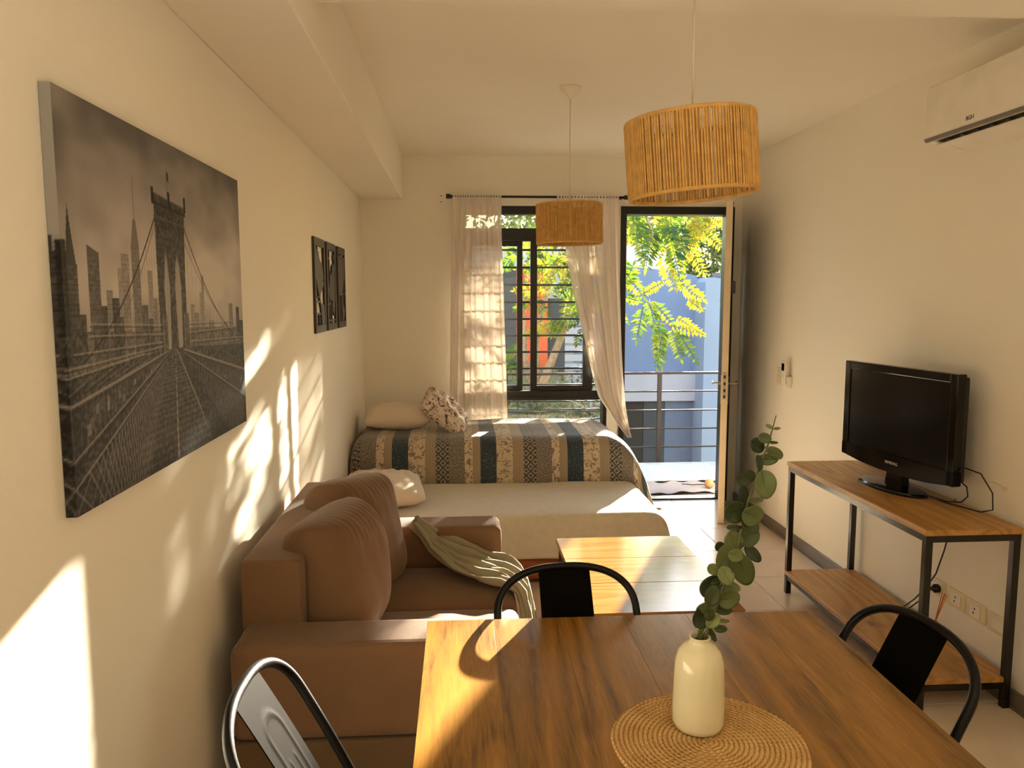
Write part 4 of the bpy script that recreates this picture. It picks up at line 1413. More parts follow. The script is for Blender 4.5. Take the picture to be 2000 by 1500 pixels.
# ================================================================== WALL ART, LEFT
def art_panel(y0_, y1_, seed, label):
    z0_, z1_ = 1.337, 1.788
    o_ = thing('wall_art', label, 'wall art', (XL, (y0_+y1_)/2, z0_), group=None)
    W, H = y1_-y0_, z1_-z0_
    th = 0.012
    m = MB()
    b_ = 0.035
    m.box(XL, XL+th, y0_, y0_+b_*0.8, z0_, z1_)
    m.box(XL, XL+th, y1_-b_*0.8, y1_, z0_, z1_)
    m.box(XL, XL+th, y0_+b_*0.8, y1_-b_*0.8, z0_, z0_+b_)
    m.box(XL, XL+th, y0_+b_*0.8, y1_-b_*0.8, z1_-b_*1.1, z1_)
    obj('border', m, m_artblack, o_)
    # cut-out map-like land mass
    land = {1: [(.12, .93), (.3, .84), (.42, .86), (.5, .78), (.75, .72), (.85, .6), (.8, .55), (.9, .52), (.72, .47), (.55, .42), (.5, .36), (.62, .3), (.85, .3), (.92, .1), (.8, .04), (.6, .12), (.55, .26), (.45, .34), (.3, .45), (.12, .6)],
            2: [(.9, .93), (.75, .84), (.85, .78), (.6, .74), (.55, .66), (.3, .62), (.2, .5), (.12, .46), (.25, .36), (.55, .34), (.6, .22), (.75, .16), (.85, .3), (.93, .4)],
            3: [(.08, .93), (.2, .88), (.5, .93), (.6, .86), (.92, .9), (.9, .62), (.75, .56), (.62, .44), (.3, .4), (.12, .42)]}[seed]
    pts = [(XL+0.001, y0_+W*u, z0_+H*v) for u, v in land]
    obj('cut_out', MB().poly(pts, th-0.003, (1, 0, 0)), m_artblack, o_)
    if seed == 3:
        land2 = [(.45, .36), (.6, .4), (.7, .28), (.88, .22), (.8, .12), (.6, .05), (.5, .2)]
        obj('cut_out', MB().poly([(XL+0.001, y0_+W*u, z0_+H*v) for u, v in land2], th-0.003, (1, 0, 0)), m_artblack, o_)
    bars = {1: [(.12, .56, .33, .33), (.12, .5, .2, .2), (.38, .38, .02, .21), (.62, .62, .02, .16), (.32, .32, .8, .95), (.12, .5, .4, .36)],
            2: [(.3, .3, .05, .95), (.12, .3, .3, .3), (.12, .9, .11, .11), (.5, .5, .02, .3), (.12, .3, .82, .82), (.6, .9, .62, .72)],
            3: [(.3, .3, .02, .4), (.12, .9, .42, .42), (.5, .5, .02, .12), (.75, .75, .4, .6), (.4, .4, .85, .95)]}[seed]
    for u0, u1, v0, v1 in bars:
        if u0 == u1:
            mb_ = MB().box(XL+0.0005, XL+th-0.002, y0_+W*u0-0.006, y0_+W*u0+0.006, z0_+H*v0, z0_+H*v1)
        elif v0 == v1:
            mb_ = MB().box(XL+0.0008, XL+th-0.0025, y0_+W*u0, y0_+W*u1, z0_+H*v0-0.005, z0_+H*v0+0.005)
        else:
            mb_ = MB().tube([(XL+0.006, y0_+W*u0, z0_+H*v0), (XL+0.006, y0_+W*u1, z0_+H*v1)], 0.005, 6)
        obj('strut', mb_, m_artblack, o_)
m_artblack = plain('black_brown_mdf', (44, 34, 28), rough=0.5)
art_panel(3.704, 3.985, 1, 'black cut-out wall panel with lattice, nearest the bridge canvas')
art_panel(4.046, 4.322, 2, 'black cut-out wall panel in the middle of the row of panels')
art_panel(4.402, 4.672, 3, 'black cut-out wall panel closest to the front wall')

# ================================================================== DINING TABLE
dt = thing('dining_table', 'honey brown wooden dining table in the foreground', 'table', (0.378, 1.1, 0))
TX0, TX1, TY0, TY1 = -0.082, 0.837, 0.33, 1.758
NB = 6
for k in range(NB):
    a = TX0+(TX1-TX0)*k/NB
    b_ = TX0+(TX1-TX0)*(k+1)/NB
    obj('plank', MB().box(a+0.0001, b_-0.0001, TY0, TY1, 0.718, 0.75, 0.0004, 1), m_wood_table, dt)
ap = MB()
ap.box(TX0+0.06, TX1-0.06, TY1-0.075, TY1-0.055, 0.66, 0.718)
ap.box(TX0+0.06, TX1-0.06, TY0+0.055, TY0+0.075, 0.66, 0.718)
ap.box(TX0+0.06, TX0+0.08, TY0+0.075, TY1-0.075, 0.66, 0.718)
ap.box(TX1-0.08, TX1-0.06, TY0+0.075, TY1-0.075, 0.66, 0.718)
obj('apron', ap, m_wood_table_x, dt)
for x in (TX0+0.05, TX1-0.11):
    for y in (TY0+0.05, TY1-0.11):
        obj('leg', MB().box(x, x+0.06, y, y+0.06, 0, 0.718, 0.003, 1), m_wood_table, dt)

# ------------------------------------------------------------------ chairs
def arch_pts(W=0.171, rec=0.433, cur=0.22, rad=0.101, zt=0.839, ex=0.823, zb=0.45):
    P = []
    for k in range(15):
        P.append((-W, zb+(zt-rad-zb)*k/14))
    for k in range(1, 32):
        a = pi*k/32
        ca, sa = cos(a), sin(a)
        P.append((-W*math.copysign(abs(ca)**ex, ca), zt-rad+rad*abs(sa)**ex))
    for k in range(15):
        P.append((W, zt-rad-(zt-rad-zb)*k/14))
    return [(x, -rec*(z-zb)-cur*(z-zb)**2, z) for x, z in P]
def back_y(z):
    h = z-0.45
    return -0.433*h-0.22*h*h
def make_chair(label):
    t = thing('metal_chair', label, 'chair')
    ap_ = arch_pts()
    full = [(-0.172, 0.05, 0.438)]+ap_+[(0.172, 0.05, 0.438)]
    obj('back_frame', MB().tube(full, 0.0095, 10), m_chair, t, world=False)
    # central back plate, bent with the frame, with an embossed arch
    def plateP(side):
        def P(u, v):
            z = 0.452+(0.832-0.452)*v
            x = (-0.5+u)*(0.132-0.004*v)
            y = back_y(z)
            em = 0.0
            # inverted-U ridge
            xx, zz_ = x, z
            hw = 0.034
            if zz_ < 0.745:
                dd = abs(abs(xx)-hw)
            else:
                dd = abs(math.hypot(xx, (zz_-0.745)*1.0)-hw)
            inside = (abs(xx) < hw and zz_ < 0.745) or (zz_ >= 0.745 and math.hypot(xx, zz_-0.745) < hw)
            em = 0.0022*math.exp(-(dd/0.0045)**2)
            if inside and abs(abs(xx)-0.012) < 0.003 and zz_ < 0.70:
                em += 0.0015
            return Vector((x, y+em*1.0+side*0.0012, z))
        return P
    pm = MB()
    pm.grid(plateP(1), 45, 70)
    pm.grid(plateP(-1), 45, 70)
    obj('back_plate', pm, m_plate, t, world=False)
    # pressed seat pan with rolled rim
    st = MB()
    out_ = rounded(-0.176, 0.176, -0.045, 0.27, 0.06, 8)
    def ringz(k, z):
        return [(x*k, (y-0.112)*k+0.112, z) for x, y in out_]
    rgs = [ringz(0.975, 0.425), ringz(1.0, 0.432), ringz(1.0, 0.446), ringz(0.985, 0.452), ringz(0.94, 0.452), ringz(0.88, 0.446), ringz(0.5, 0.443)]
    vr = [[st.b.verts.new(p) for p in rg] for rg in rgs]
    n_ = len(out_)
    for A, B in zip(vr, vr[1:]):
        for k in range(n_):
            f = st.b.faces.new((A[k], A[(k+1) % n_], B[(k+1) % n_], B[k]))
            f.smooth = True
    st.b.faces.new(vr[-1])
    st.b.faces.new(vr[0][::-1])
    obj('seat', st, m_chair, t, world=False)
    for sx, sy in ((-1, -1), (1, -1), (-1, 1), (1, 1)):
        top = Vector((sx*0.152, 0.112+sy*0.135, 0.43))
        bot = Vector((sx*0.166, 0.112+sy*0.155, 0.0))
        lg = MB()
        a = [top+Vector((0, 0, 0)), top+Vector((-sx*0.045, 0, 0)), top+Vector((0, -sy*0.045, 0))]
        c_ = [bot, bot+Vector((-sx*0.018, 0, 0)), bot+Vector((0, -sy*0.018, 0))]
        A = [lg.b.verts.new(p) for p in a]
        C_ = [lg.b.verts.new(p) for p in c_]
        lg.b.faces.new((A[0], A[1], C_[1], C_[0]))
        lg.b.faces.new((A[0], C_[0], C_[2], A[2]))
        o_ = obj('leg', lg, m_chair, t, world=False)
        md = o_.modifiers.new('th', 'SOLIDIFY')
        md.thickness = 0.003
    for pts in ([(-0.15, -0.02, 0.2), (0.15, 0.245, 0.2)], [(0.15, -0.02, 0.203), (-0.15, 0.245, 0.203)]):
        obj('brace', MB().tube(pts, 0.005, 6), m_chair, t, world=False)
    return t
ch0 = make_chair('black metal chair tucked in at the far end of the dining table')
ch0['group'] = 'black metal dining chairs'
ch0.location = (0.263, 1.659, 0)
ch0.rotation_euler = (0, 0, 3.20)
c1 = copy_tree(ch0)
c1.location = (0.753, 1.441, 0)
c1.rotation_euler = (0, 0, 1.766)
c1['label'] = 'black metal chair on the right of the dining table before the console'
c2 = copy_tree(ch0)
c2.location = (-0.178, 1.302, 0)
c2.rotation_euler = (0, 0, 4.679)
c2['label'] = 'black metal chair on the left of the dining table beside the sofa arm'

# ------------------------------------------------------------------ placemat, vase, eucalyptus
PMX, PMY, PMR = 0.413, 1.215, 0.163
NR = 20
mb = MB()
nth = 420
nr = NR*6
vv = []
ctr = mb.b.verts.new((0, 0, 0.006))
for i in range(1, nr+1):
    r = PMR*i/nr
    ring = []
    for k in range(nth):
        th = 2*pi*k/nth
        rr_ = r-PMR/NR*(th/(2*pi))
        ph = (rr_/(PMR/NR)) % 1.0
        bnum = max(6, round(2*pi*max(r, 0.01)/0.011))
        tw = th*bnum+(2.6 if ph > 0.5 else -0.4)+3.0*abs(ph-0.5)*2
        h = 0.0045+0.0016*abs(sin(pi*ph*2))+0.0016*sin(tw)*abs(sin(pi*ph*2))
        rj = r*(1+0.006*sin(5*th)+0.004*sin(11*th+1)) if i > nr-7 else r*(1+(0.006*sin(5*th)+0.004*sin(11*th+1))*(i/nr)**4)
        ring.append(mb.b.verts.new((rj*cos(th), rj*sin(th), h if i < nr else 0.001)))
    vv.append(ring)
for k in range(nth):
    mb.b.faces.new((ctr, vv[0][k], vv[0][(k+1) % nth])).smooth = True
for A, B in zip(vv, vv[1:]):
    for k in range(nth):
        f = mb.b.faces.new((A[k], B[k], B[(k+1) % nth], A[(k+1) % nth]))
        f.smooth = True
base = [mb.b.verts.new((v.co.x, v.co.y, 0.0)) for v in vv[-1]]
for k in range(nth):
    mb.b.faces.new((vv[-1][k], base[k], base[(k+1) % nth], vv[-1][(k+1) % nth]))
mb.b.faces.new(base[::-1])
o = obj('placemat', mb, m_jute)
o.location = (PMX, PMY, 0.7502)
tag(o, 'round braided jute placemat under the cream vase', 'placemat')

VX, VY = 0.408, 1.262
vz = MB()
vz.lathe([(0, 0.0), (0.034, 0.0), (0.041, 0.004), (0.0445, 0.014), (0.0445, 0.04), (0.0435, 0.075), (0.0425, 0.105), (0.041, 0.122), (0.036, 0.137), (0.028, 0.147), (0.020, 0.152), (0.0175, 0.157), (0.0175, 0.161), (0.0185, 0.1635), (0.0165, 0.1645), (0.0145, 0.163), (0.0145, 0.15), (0.025, 0.14), (0.038, 0.11), (0.040, 0.02), (0, 0.012)], n=56)
# faint vertical fluting
for v in vz.b.verts:
    if 0.02 < v.co.z < 0.125 and math.hypot(v.co.x, v.co.y) > 0.0405:
        a = math.atan2(v.co.y, v.co.x)
        k = 1+0.006*cos(14*a)
        v.co.x *= k
        v.co.y *= k
o = obj('vase', vz, m_ceramic)
o.location = (VX, VY, 0.7565)
tag(o, 'cream glazed ceramic bottle vase on the round jute placemat', 'vase')
LEAF_TOP = 0.90

eu = thing('eucalyptus_branch', 'single green eucalyptus branch with round leaves standing in the vase', 'branch', (VX, VY, 0.80))
def ep(cx, cy, dy=0.0):
    return at(1340+cx/3.059, 800+cy/3.059, VY+dy)
stem_px = [(90, 1450), (120, 1340), (150, 1250), (190, 1150), (235, 1020), (290, 900), (318, 780), (335, 690), (370, 550), (410, 435), (450, 310), (490, 210), (515, 120), (538, 35)]
sp = [Vector((VX+0.002, VY, 0.80))]+[ep(*p) for p in stem_px]
obj('stem', MB().tube(sp, [0.0026]*6+[0.0022]*4+[0.0016]*3+[0.001, 0.0008], 7), m_stem, eu)
obj('stem', MB().tube([Vector((VX-0.006, VY-0.003, 0.82)), ep(105, 1400), ep(128, 1290), ep(150, 1240)], [0.0016]*4, 6), m_stem, eu)
def eleaf(p, stem_p, w_, h_, ang_, tilt, yaw, seed):
    """round leaf centred at p, long axis at ang_ in the upright plane, tilted and turned"""
    r = random.Random(seed)
    mb = MB()
    n, m = 22, 5
    Mx = Matrix.Rotation(yaw, 4, 'Z') @ Matrix.Rotation(pi/2+tilt, 4, 'X') @ Matrix.Rotation(ang_, 4, 'Z')
    c_ = mb.b.verts.new(Mx @ Vector((0, 0, 0.0)))
    rg = []
    for j in range(1, m+1):
        k = j/m
        ring = []
        for i in range(n):
            a = 2*pi*i/n
            x, y = cos(a)*h_/2*k, sin(a)*w_/2*k*(1-0.10*cos(a))
            z = 0.12*w_*k*k*(abs(sin(a))**1.5)-0.06*h_*k*k*cos(a)+0.03*w_*sin(3*a+seed)*k
            ring.append(mb.b.verts.new(Mx @ Vector((x, y, z))))
        rg.append(ring)
    for i in range(n):
        f = mb.b.faces.new((c_, rg[0][i], rg[0][(i+1) % n]))
        f.smooth = True
    for A, B in zip(rg, rg[1:]):
        for i in range(n):
            f = mb.b.faces.new((A[i], B[i], B[(i+1) % n], A[(i+1) % n]))
            f.smooth = True
    # midrib and stalk
    rib = [Mx @ Vector((x*h_/2, 0, -0.06*h_*x*abs(x)+0.0006)) for x in (-0.95, -0.5, 0, 0.5, 0.9)]
    mb.tube(rib, [0.0007, 0.0006, 0.0005, 0.0004, 0.0002], 4)
    bmesh.ops.translate(mb.b, verts=mb.b.verts, vec=p)
    mb.tube([stem_p, p+(rib[0] if (p+rib[0]-stem_p).length < (p+rib[-1]-stem_p).length else rib[-1])], 0.0007, 4)
    o_ = obj('leaf', mb, m_euc, eu)
    md = o_.modifiers.new('th', 'SOLIDIFY')
    md.thickness = 0.0005
LV = [(495, 100, 38, 22, 150), (543, 113, 48, 16, 0), (471, 170, 66, 52, -20), (425, 214, 92, 74, -35), (530, 258, 120, 56, -28), (522, 197, 60, 16, -5),
      (490, 296, 100, 60, 0), (435, 320, 90, 44, -70), (358, 405, 118, 80, 5), (470, 448, 150, 112, -75), (338, 520, 112, 66, 75), (420, 542, 100, 28, 0),
      (292, 608, 124, 112, 10), (398, 632, 132, 108, -25), (382, 690, 110, 80, -40), (368, 752, 122, 116, 20), (280, 795, 140, 104, -65), (287, 704, 80, 30, 0),
      (400, 862, 105, 60, -45), (200, 818, 60, 50, 10), (232, 880, 150, 112, 40), (338, 955, 180, 112, -65), (165, 955, 74, 58, -40), (238, 992, 100, 80, -60),
      (150, 1060, 130, 110, 60), (215, 1045, 140, 70, -10), (255, 1128, 120, 100, 5), (155, 1110, 108, 82, 70), (222, 1192, 100, 58, -12), (122, 1192, 112, 88, 30),
      (85, 1242, 112, 92, 70), (162, 1262, 90, 60, 50), (222, 1262, 84, 22, -12), (205, 1308, 84, 42, -15), (152, 1340, 92, 34, -60), (85, 1330, 84, 32, 80),
      (66, 1376, 40, 28, 60), (100, 1372, 44, 36, 80), (138, 1225, 70, 60, -60), (300, 870, 90, 70, -20), (262, 1060, 110, 60, -8)]
for k, (cx, cy, hh, ww, an) in enumerate(LV):
    r = random.Random(100+k)
    u_m = 1/3.059*VY/FPX*1.02
    dy = r.uniform(-0.018, 0.016) if cy < 1320 else 0.004
    p = ep(cx, cy, dy)
    best = min(sp[3:], key=lambda q_: (q_-p).length)
    eleaf(p, best, ww*u_m*1.25, hh*u_m*1.22, math.radians(an), r.uniform(-0.35, 0.2), r.uniform(-0.35, 0.35), k)

# ------------------------------------------------------------------ pendant lamps
def pendant(label, x, y, zb, zt_, R0, tilt, ceil_z, seed):
    t = thing('pendant_lamp', label, 'pendant lamp', (x, y, ceil_z), group='woven cord pendant lamps')
    cn = MB().lathe([(0, 0), (0.052, 0.0), (0.052, -0.004), (0.045, -0.014), (0.006, -0.05), (0.004, -0.056), (0, -0.056)], n=28)
    obj('ceiling_rose', cn, m_plastic, t, world=False)
    topz = zt_-ceil_z
    sh = bpy.data.objects.new('lamp_shade', None)
    COL.objects.link(sh)
    sh.parent = t
    zc = (zb+zt_)/2-ceil_z
    sh.location = (0, 0, zc)
    sh.rotation_euler = (0.0, tilt, 0.15*seed)
    H2 = (zt_-zb)/2
    sh.empty_display_size = 0.05
    bpy.data.objects.remove(sh)
    Mt = Matrix.Translation((0, 0, zc)) @ Matrix.Rotation(tilt, 4, 'Y')
    obj('flex', MB().tube([(0, 0, -0.05), (0, 0, zc+H2-0.035)], 0.0022, 6), m_cord_w, t, world=False)
    # shade: one part = wrapped cords, rings its sub-parts
    b = MB()
    n = 132
    for k in range(n):
        a = 2*pi*(k+0.35*sin(k*1.7+seed)*0.4)/n
        for rr_, zz2 in ((R0, 1), (R0-0.0065, -1)):
            a2 = a+(pi/n if zz2 < 0 else 0)
            c_, s_ = cos(a2), sin(a2)
            j = 0.0006*sin(k*2.3)
            if zz2 < 0 and k % 3 == 0:
                continue
            b.tube([((rr_+j)*c_, (rr_+j)*s_, -H2+0.002), ((rr_+j)*cos(a2+0.003*sin(k)), (rr_+j)*sin(a2+0.003*sin(k)), H2-0.002)], 0.0028, 5, cap=False)
    b.b.transform(Mt)
    wr = obj('lamp_shade', b, m_rope, t, world=False)
    wr['kind'] = 'stuff'
    for z in (-H2, H2):
        g = MB().tube([((R0-0.003)*cos(2*pi*k/64), (R0-0.003)*sin(2*pi*k/64), z) for k in range(64)], 0.0055, 8, closed=True)
        g.b.transform(Mt)
        obj('ring', g, m_rope, wr, world=False)
    g = MB()
    for k in range(3):
        a = 2*pi*k/3+0.5+seed
        g.tube([(0.022*cos(a), 0.022*sin(a), H2-0.03), ((R0-0.004)*cos(a), (R0-0.004)*sin(a), H2-0.002)], 0.0018, 5)
    g.tube([(0.022*cos(2*pi*k/20), 0.022*sin(2*pi*k/20), H2-0.03) for k in range(20)], 0.0022, 6, closed=True)
    g.b.transform(Mt)
    obj('spider', g, m_cord_w, t, world=False)
    g = MB().lathe([(0, 0.0), (0.019, 0.0), (0.020, -0.03), (0.017, -0.05), (0, -0.05)], n=20, cz=H2-0.012)
    g.b.transform(Mt)
    obj('socket', g, m_plastic, t, world=False)
    g = MB().lathe([(0, 0.0), (0.013, 0.0), (0.014, -0.012), (0.026, -0.035), (0.029, -0.052), (0.022, -0.073), (0, -0.082)], n=24, cz=H2-0.06)
    g.b.transform(Mt)
    obj('bulb', g, m_plastic, t, world=False)
    return t
pendant('woven tan cord drum pendant hanging nearer, over the dining table', 0.578, 1.955, 1.757, 1.938, 0.159, R_(-4.5), 2.302, 1)
pendant('woven tan cord drum pendant hanging farther away, before the window', 0.525, 3.754, 1.762, 1.942, 0.157, R_(-1), ZC, 2)

# ------------------------------------------------------------------ bridge canvas
CW, CH, CT = 1.075, 0.728, 0.020
cy0, cz0 = 1.36, 1.124
NW, NH = 560, 400
def build_print():
    W, H = NW+1, NH+1
    yy, xx = np.mgrid[0:H, 0:W]
    U = xx/(W-1)
    V = yy/(H-1)
    r = np.random.default_rng(3)
    def vnoise(sx, sy, seed):
        g = np.random.default_rng(seed).random((int(sy)+3, int(sx)+3))
        a, b = U*sx, V*sy
        i, j = b.astype(int), a.astype(int)
        fa, fb = a-j, b-i
        fa, fb = fa*fa*(3-2*fa), fb*fb*(3-2*fb)
        return (g[i, j]*(1-fa)*(1-fb)+g[i, j+1]*fa*(1-fb)+g[i+1, j]*(1-fa)*fb+g[i+1, j+1]*fa*fb)
    cloud = vnoise(4, 5, 1)*.5+vnoise(9, 11, 2)*.3+vnoise(20, 24, 3)*.2
    img = 0.40+0.16*(cloud-0.5)*1.6-0.10*np.clip((V-0.55)/0.45, 0, 1)+0.10*np.exp(-((V-0.6)/0.2)**2)
    def poly(pts, val, alpha=1.0, tex=0.0, seed=1):
        m = np.zeros(U.shape, bool)
        n = len(pts)
        j = n-1
        for i in range(n):
            x1, y1 = pts[i]
            x2, y2 = pts[j]
            cond = ((y1 > V) != (y2 > V))
            xs = (x2-x1)*(V-y1)/((y2-y1) if y2 != y1 else 1e-9)+x1
            m ^= cond & (U < xs)
            j = i
        t = val+tex*(vnoise(160, 120, seed)-0.5)
        img[m] = img[m]*(1-alpha)+t[m]*alpha if not np.isscalar(t) else img[m]*(1-alpha)+t*alpha
        return m
    asp = CW/CH
    def line(x0, y0_, x1, y1_, wd, val, alpha=1.0):
        xa, xb = x0*asp, x1*asp
        px, py = U*asp, V
        lo_x, hi_x = sorted((x0, x1))
        lo_y, hi_y = sorted((y0_, y1_))
        i0, i1 = max(0, int((lo_y-wd*2)*(H-1))), min(H, int((hi_y+wd*2)*(H-1))+2)
        j0, j1 = max(0, int((lo_x-wd*2)*(W-1))), min(W, int((hi_x+wd*2)*(W-1))+2)
        if i1 <= i0 or j1 <= j0:
            return
        ax, ay = px[i0:i1, j0:j1]-xa, py[i0:i1, j0:j1]-y0_
        dx, dy = xb-xa, y1_-y0_
        t = np.clip((ax*dx+ay*dy)/(dx*dx+dy*dy+1e-12), 0, 1)
        dist = np.hypot(ax-t*dx, ay-t*dy)
        m = np.clip(1.2-dist/wd*1.0, 0, 1)*alpha
        img[i0:i1, j0:j1] = img[i0:i1, j0:j1]*(1-m)+val*m
    px_ = 1.0/(H-1)
    # skyline
    def bld(u0, u1, top, val, seed, tip=None):
        poly([(u0, 0.36), (u1, 0.36), (u1, top), (u0, top)], val, 0.92, 0.10, seed)
        for k in range(int((top-0.36)/0.012)):
            line(u0, 0.37+k*0.012, u1, 0.37+k*0.012, px_*0.5, val-0.10, 0.5)
        if tip:
            poly([(u0+(u1-u0)*.3, top), (u0+(u1-u0)*.7, top), ((u0+u1)/2, tip)], val, 0.95)
    # foggy far layer then darker near layer
    for u0, u1, tp, v in ((.20, .235, .60, .36), (.215, .25, .64, .34), (.335, .36, .60, .34), (.36, .38, .52, .30), (.60, .63, .47, .32), (.655, .672, .60, .34), (.64, .655, .54, .36), (.70, .74, .44, .30), (.575, .60, .5, .34), (.80, .83, .42, .30), (.15, .175, .54, .30)):
        bld(u0, u1, tp, v, 7)
    bld(.262, .300, .66, .27, 3)
    poly([(.262, .66), (.300, .66), (.288, .74), (.276, .74)], .27)
    line(.283, .74, .283, .86, px_*0.9, .22)
    bld(.085, .128, .632, .20, 4)
    poly([(.085, .632), (.128, .61), (.128, .632), (.085, .65)], .2)
    bld(.012, .05, .60, .17, 5)
    poly([(.014, .60), (.046, .60), (.034, .68), (.027, .74), (.02, .68)], .17)
    bld(-.01, .016, .655, .12, 6)
    bld(.05, .07, .48, .14, 8)
    bld(.128, .15, .50, .15, 9)
    bld(.17, .20, .52, .14, 10)
    bld(.20, .215, .47, .18, 11)
    bld(.300, .33, .50, .20, 12)
    bld(.33, .352, .46, .17, 12)
    bld(.87, .905, .50, .28, 13)
    bld(.935, .965, .485, .13, 14)
    bld(.965, 1.0, .43, .16, 15)
    poly([(0, .30), (1, .28), (1, .40), (.6, .42), (.4, .42), (0, .44)], .17, .65, .25, 16)
    # river / lower structures both sides
    poly([(0, 0), (1, 0), (1, .33), (.5, .36), (.4, .36), (0, .33)], .15, 1, .16, 17)
    # tower with two pointed arches
    tw = [(.390, .34), (.386, .60), (.383, .80), (.376, .812), (.376, .835), (.564, .812), (.564, .79), (.556, .78), (.548, .60), (.545, .34)]
    poly(tw, .15, 1, .14, 18)
    for k in range(22):
        z = .36+k*.02
        line(.385, z, .55, z, px_*.6, .10, .5)
    line(.376, .805, .564, .79, px_*2.0, .07)
    line(.376, .765, .56, .752, px_*1.2, .26, .6)
    line(.376, .833, .564, .812, px_*1.4, .24, .7)
    for u in (.378, .468, .562):
        poly([(u-.006, .80), (u+.006, .80), (u+.006, .85), (u-.006, .85)], .08)
    for u0, u1, ax_, ztop in ((.420, .452, .436, .668), (.482, .520, .500, .660)):
        poly([(u0+.008, .36), (u1-.006, .36), (u1, .56), (u1-.006, .62), (ax_, ztop), (u0+.006, .62), (u0, .56)], .40)
        line(u0, .56, ax_, ztop, px_*1.2, .24)
        line(u1, .56, ax_, ztop, px_*1.2, .24)
    line(.436, .40, .442, .66, px_*.7, .25, .6)
    line(.461, .835, .461, .905, px_*.8, .12)
    poly([(.461, .885), (.473, .875), (.473, .905), (.461, .915)], .14)
    # main cables and hangers
    def cable(x0, z0, x1, z1, sag, wd, v):
        last = None
        for k in range(25):
            t = k/24
            p = (x0+(x1-x0)*t, z0+(z1-z0)*t-sag*4*t*(1-t))
            if last:
                line(*last, *p, wd, v)
            last = p
    cable(.385, .76, .05, .36, .05, px_*1.6, .10)
    cable(.385, .74, .02, .30, .07, px_*1.0, .26)
    cable(.552, .75, .90, .38, .05, px_*1.6, .11)
    cable(.552, .70, .97, .37, .06, px_*1.0, .26)
    for k in range(26):
        t = k/26
        u = .385-.33*t
        z = .76-.40*t-.05*4*t*(1-t)
        line(u, z, u-.002, .36, px_*.45, .2, .55)
        u = .552+.35*t
        z = .75-.37*t-.05*4*t*(1-t)
        line(u, z, u+.002, .36, px_*.45, .2, .55)
    # railings and gantries
    for (x0, z0, x1, z1) in ((.08, .455, .40, .437), (.08, .425, .40, .41), (.02, .385, .40, .385), (.0, .352, .40, .372), (.56, .437, .90, .43), (.56, .405, .90, .405), (.56, .375, 1.0, .36), (.0, .33, .30, .36)):
        line(x0, z0, x1, z1, px_*.9, .42, .8)
        line(x0, z0-.007, x1, z1-.007, px_*.7, .08, .8)
    for u in (.09, .15, .22, .26, .33, .38, .405, .565, .60, .66, .76, .82, .89):
        line(u, .35, u, .46, px_*.9, .36, .8)
    for k in range(8):
        u = .0+.05*k
        line(u, .29+.005*k, u+.12, .34, px_*.8, .34, .6)
    poly([(0, .22), (.33, .335), (.33, .32), (0, .19)], .34, .5, .2, 21)
    # boxes beside the walkway
    poly([(.405, .34), (.43, .34), (.43, .47), (.405, .47)], .22, .8, .2, 19)
    poly([(.53, .34), (.56, .34), (.56, .47), (.53, .47)], .20, .8, .2, 19)
    for u in (.405, .43, .53, .56):
        line(u, .34, u, .47, px_*.8, .38, .8)
    # walkway planks
    wm = poly([(.455, .36), (.475, .36), (.70, 0.0), (.19, 0.0)], .17, 1, .14, 22)
    k = 0
    z = 0.355
    while z > 0.0:
        s = (.36-z)/.36
        u0 = .455-.265*s
        u1 = .475+.225*s
        line(u0, z, u1, z+0.004, px_*(.35+.5*s), .06 if k % 2 else .27, .6)
        z -= 0.0035+0.010*s
        k += 1
    for k in range(40):
        s = k/40
        z = .36-.36*s
        if k % 3:
            line(.466-.008*s, z, .466-.009*s, z-.006, px_*(.8+3*s), .46, .7)
    line(.476, .355, .60, .16, px_*1.5, .42, .9)
    line(.60, .16, .70, 0.0, px_*2, .42, .9)
    # left truss wall
    poly([(-.01, .262), (.41, .352), (.43, .35), (.43, .33), (.19, -.01), (-.01, -.01)], .145, 1, .14, 23)
    for (z0, z1, v, wd) in ((.262, .352, .40, 2.2), (.248, .349, .10, 1.6), (.13, .342, .38, 1.4), (.115, .339, .08, 1.6), (.065, .332, .36, 1.6), (.05, .33, .07, 1.4)):
        line(0, z0, .42, z1, px_*wd, v, .9)
    for k in range(34):
        s = (k/34)**0.6
        u = .42*s
        zt_ = .065+(.332-.065)*s
        zb_ = max(0, -.55+(.33+.55)*s)
        w2 = .05*(1-s)+.004
        line(u, zt_, u+w2, max(0, zb_-.1*(1-s)), px_*(1.6-1.1*s), .33, .8)
        line(u+w2, zt_+.02*(1-s), u, max(0, zb_-.1*(1-s)), px_*(1.6-1.1*s), .30, .7)
        line(u, .13+.212*s, u, .262+.09*s, px_*(1.5-s), .26, .6)
    for k in range(30):
        u = r.uniform(.02, .38)
        s = u/.42
        z = .14+.20*s+r.uniform(0, .08)*(1-s)
        poly([(u, z), (u+.012*(1-s)+.003, z+.003), (u+.012*(1-s)+.003, z+.03*(1-s)+.005), (u, z+.026*(1-s)+.004)], r.uniform(.1, .45), .6)
    # right truss wall
    poly([(.505, .348), (.53, .35), (1.01, .225), (1.01, -.01), (.70, -.01), (.505, .33)], .135, 1, .13, 24)
    for (z0, z1, v, wd) in ((.350, .222, .40, 2.0), (.346, .205, .09, 1.5), (.340, .11, .36, 1.3), (.337, .095, .07, 1.5)):
        line(.52, z0, 1.0, z1, px_*wd, v, .9)
    for k in range(30):
        s = (k/30)**0.7
        u = .52+.48*s
        zt_ = .338-.243*s
        zb_ = max(0, .33-.46*s)
        line(u, zt_, u-.03*s, zb_, px_*(.5+.9*s), .32, .75)
        line(u-.03*s, zt_, u, zb_, px_*(.5+.9*s), .27, .6)
        line(u, .35-.128*s, u, .34-.23*s, px_*(.4+.8*s), .3, .7)
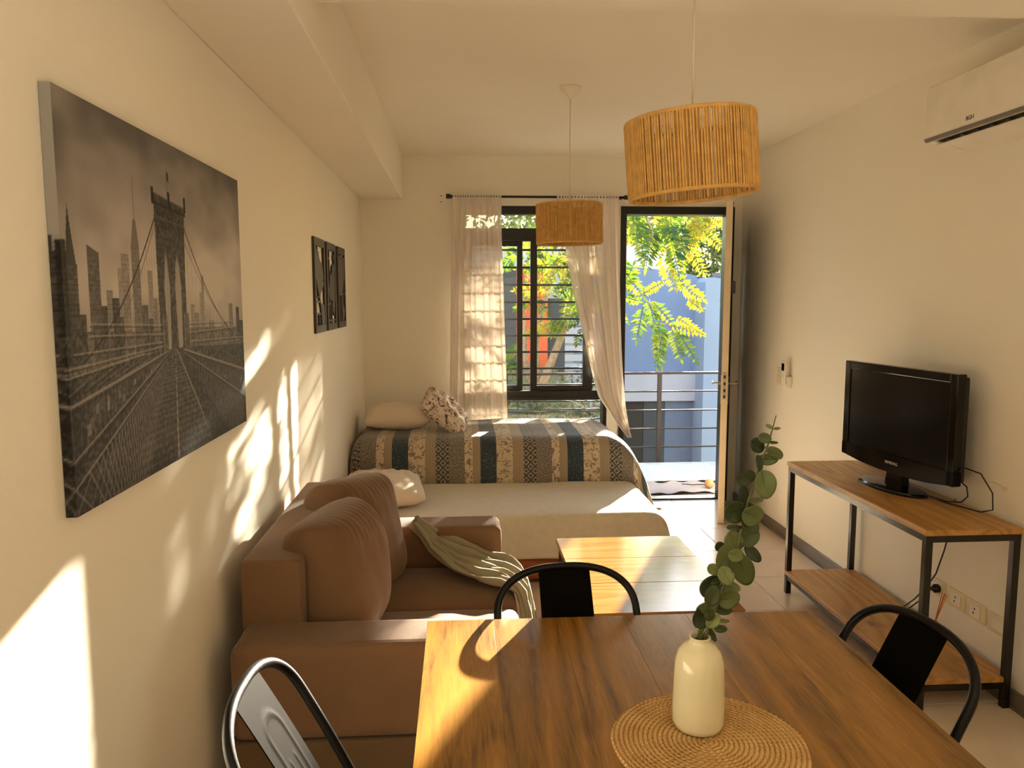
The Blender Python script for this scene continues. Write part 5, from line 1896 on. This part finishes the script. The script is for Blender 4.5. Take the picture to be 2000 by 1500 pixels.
    for k in range(18):
        u = r.uniform(.6, .98)
        s = (u-.52)/.48
        z = .335-.215*s+r.uniform(0, .06)*s
        poly([(u, z), (u+.012*s, z-.003), (u+.012*s, z+.02*s), (u, z+.023*s)], r.uniform(.1, .45), .6)
    img += 0.02*(r.random(img.shape)-0.5)
    img[:] = img-0.10*np.clip((0.06-np.minimum(np.minimum(U, 1-U), np.minimum(V*.7, (1-V)*.7)))/0.06, 0, 1)*0.5
    img = (img-0.28)*1.25+0.29
    return np.clip(img, 0.03, 0.6)
img = build_print()
def print_mesh():
    H, W = img.shape
    yy, xx = np.mgrid[0:H, 0:W]
    co = np.zeros((H*W, 3), np.float32)
    co[:, 0] = CT
    co[:, 1] = (xx/(W-1)*CW).ravel()
    co[:, 2] = (yy/(H-1)*CH).ravel()
    idx = (np.arange(H-1)[:, None]*W+np.arange(W-1)[None, :])
    quads = np.stack([idx, idx+1, idx+W+1, idx+W], -1).reshape(-1, 4)
    me = bpy.data.meshes.new('printed_face')
    me.from_pydata([tuple(c) for c in co.tolist()], [], quads.tolist())
    g = img.ravel()
    rgb = np.stack([g*1.04, g*0.97, g*0.92, np.ones_like(g)], -1)
    rgb[:, :3] = np.clip(rgb[:, :3]*1.12, 0, 1)**1.65
    at_ = me.color_attributes.new('print', 'FLOAT_COLOR', 'POINT')
    at_.data.foreach_set('color', rgb.astype(np.float32).ravel())
    me.materials.append(m_canvas)
    o_ = bpy.data.objects.new('printed_face', me)
    COL.objects.link(o_)
    return o_
cv = thing('bridge_canvas', 'large canvas print of a suspension bridge walkway on the left wall', 'canvas print', (XL, cy0, cz0))
pf = print_mesh()
pf.parent = cv
# wrapped edge that carries the print round the near side
H, W = img.shape
me = bpy.data.meshes.new('wrapped_edge')
nside = 6
vs, fs, cc = [], [], []
for i in range(0, H, 2):
    for k in range(nside):
        vs.append((0.001+(CT-0.001)*k/(nside-1), 0.0, i/(H-1)*CH))
        g = 0.46 if i/(H-1) > .66 else float(img[i, min(W-1, 3*(nside-1-k))])
        cc.append((g**1.6*1.03, g**1.6*.97, g**1.6*.92, 1))
nrow = len(range(0, H, 2))
for i in range(nrow-1):
    for k in range(nside-1):
        a = i*nside+k
        fs.append((a, a+1, a+nside+1, a+nside))
me.from_pydata(vs, [], fs)
ca = me.color_attributes.new('print', 'FLOAT_COLOR', 'POINT')
ca.data.foreach_set('color', np.array(cc, np.float32).ravel())
me.materials.append(m_canvas)
we = bpy.data.objects.new('wrapped_edge', me)
COL.objects.link(we)
we.parent = cv
obj('stretcher_frame', MB().box(0.001, CT-0.001, 0.001, CW, 0.0, CH), plain('canvas_back', (120, 104, 88), rough=0.8), cv, world=False)
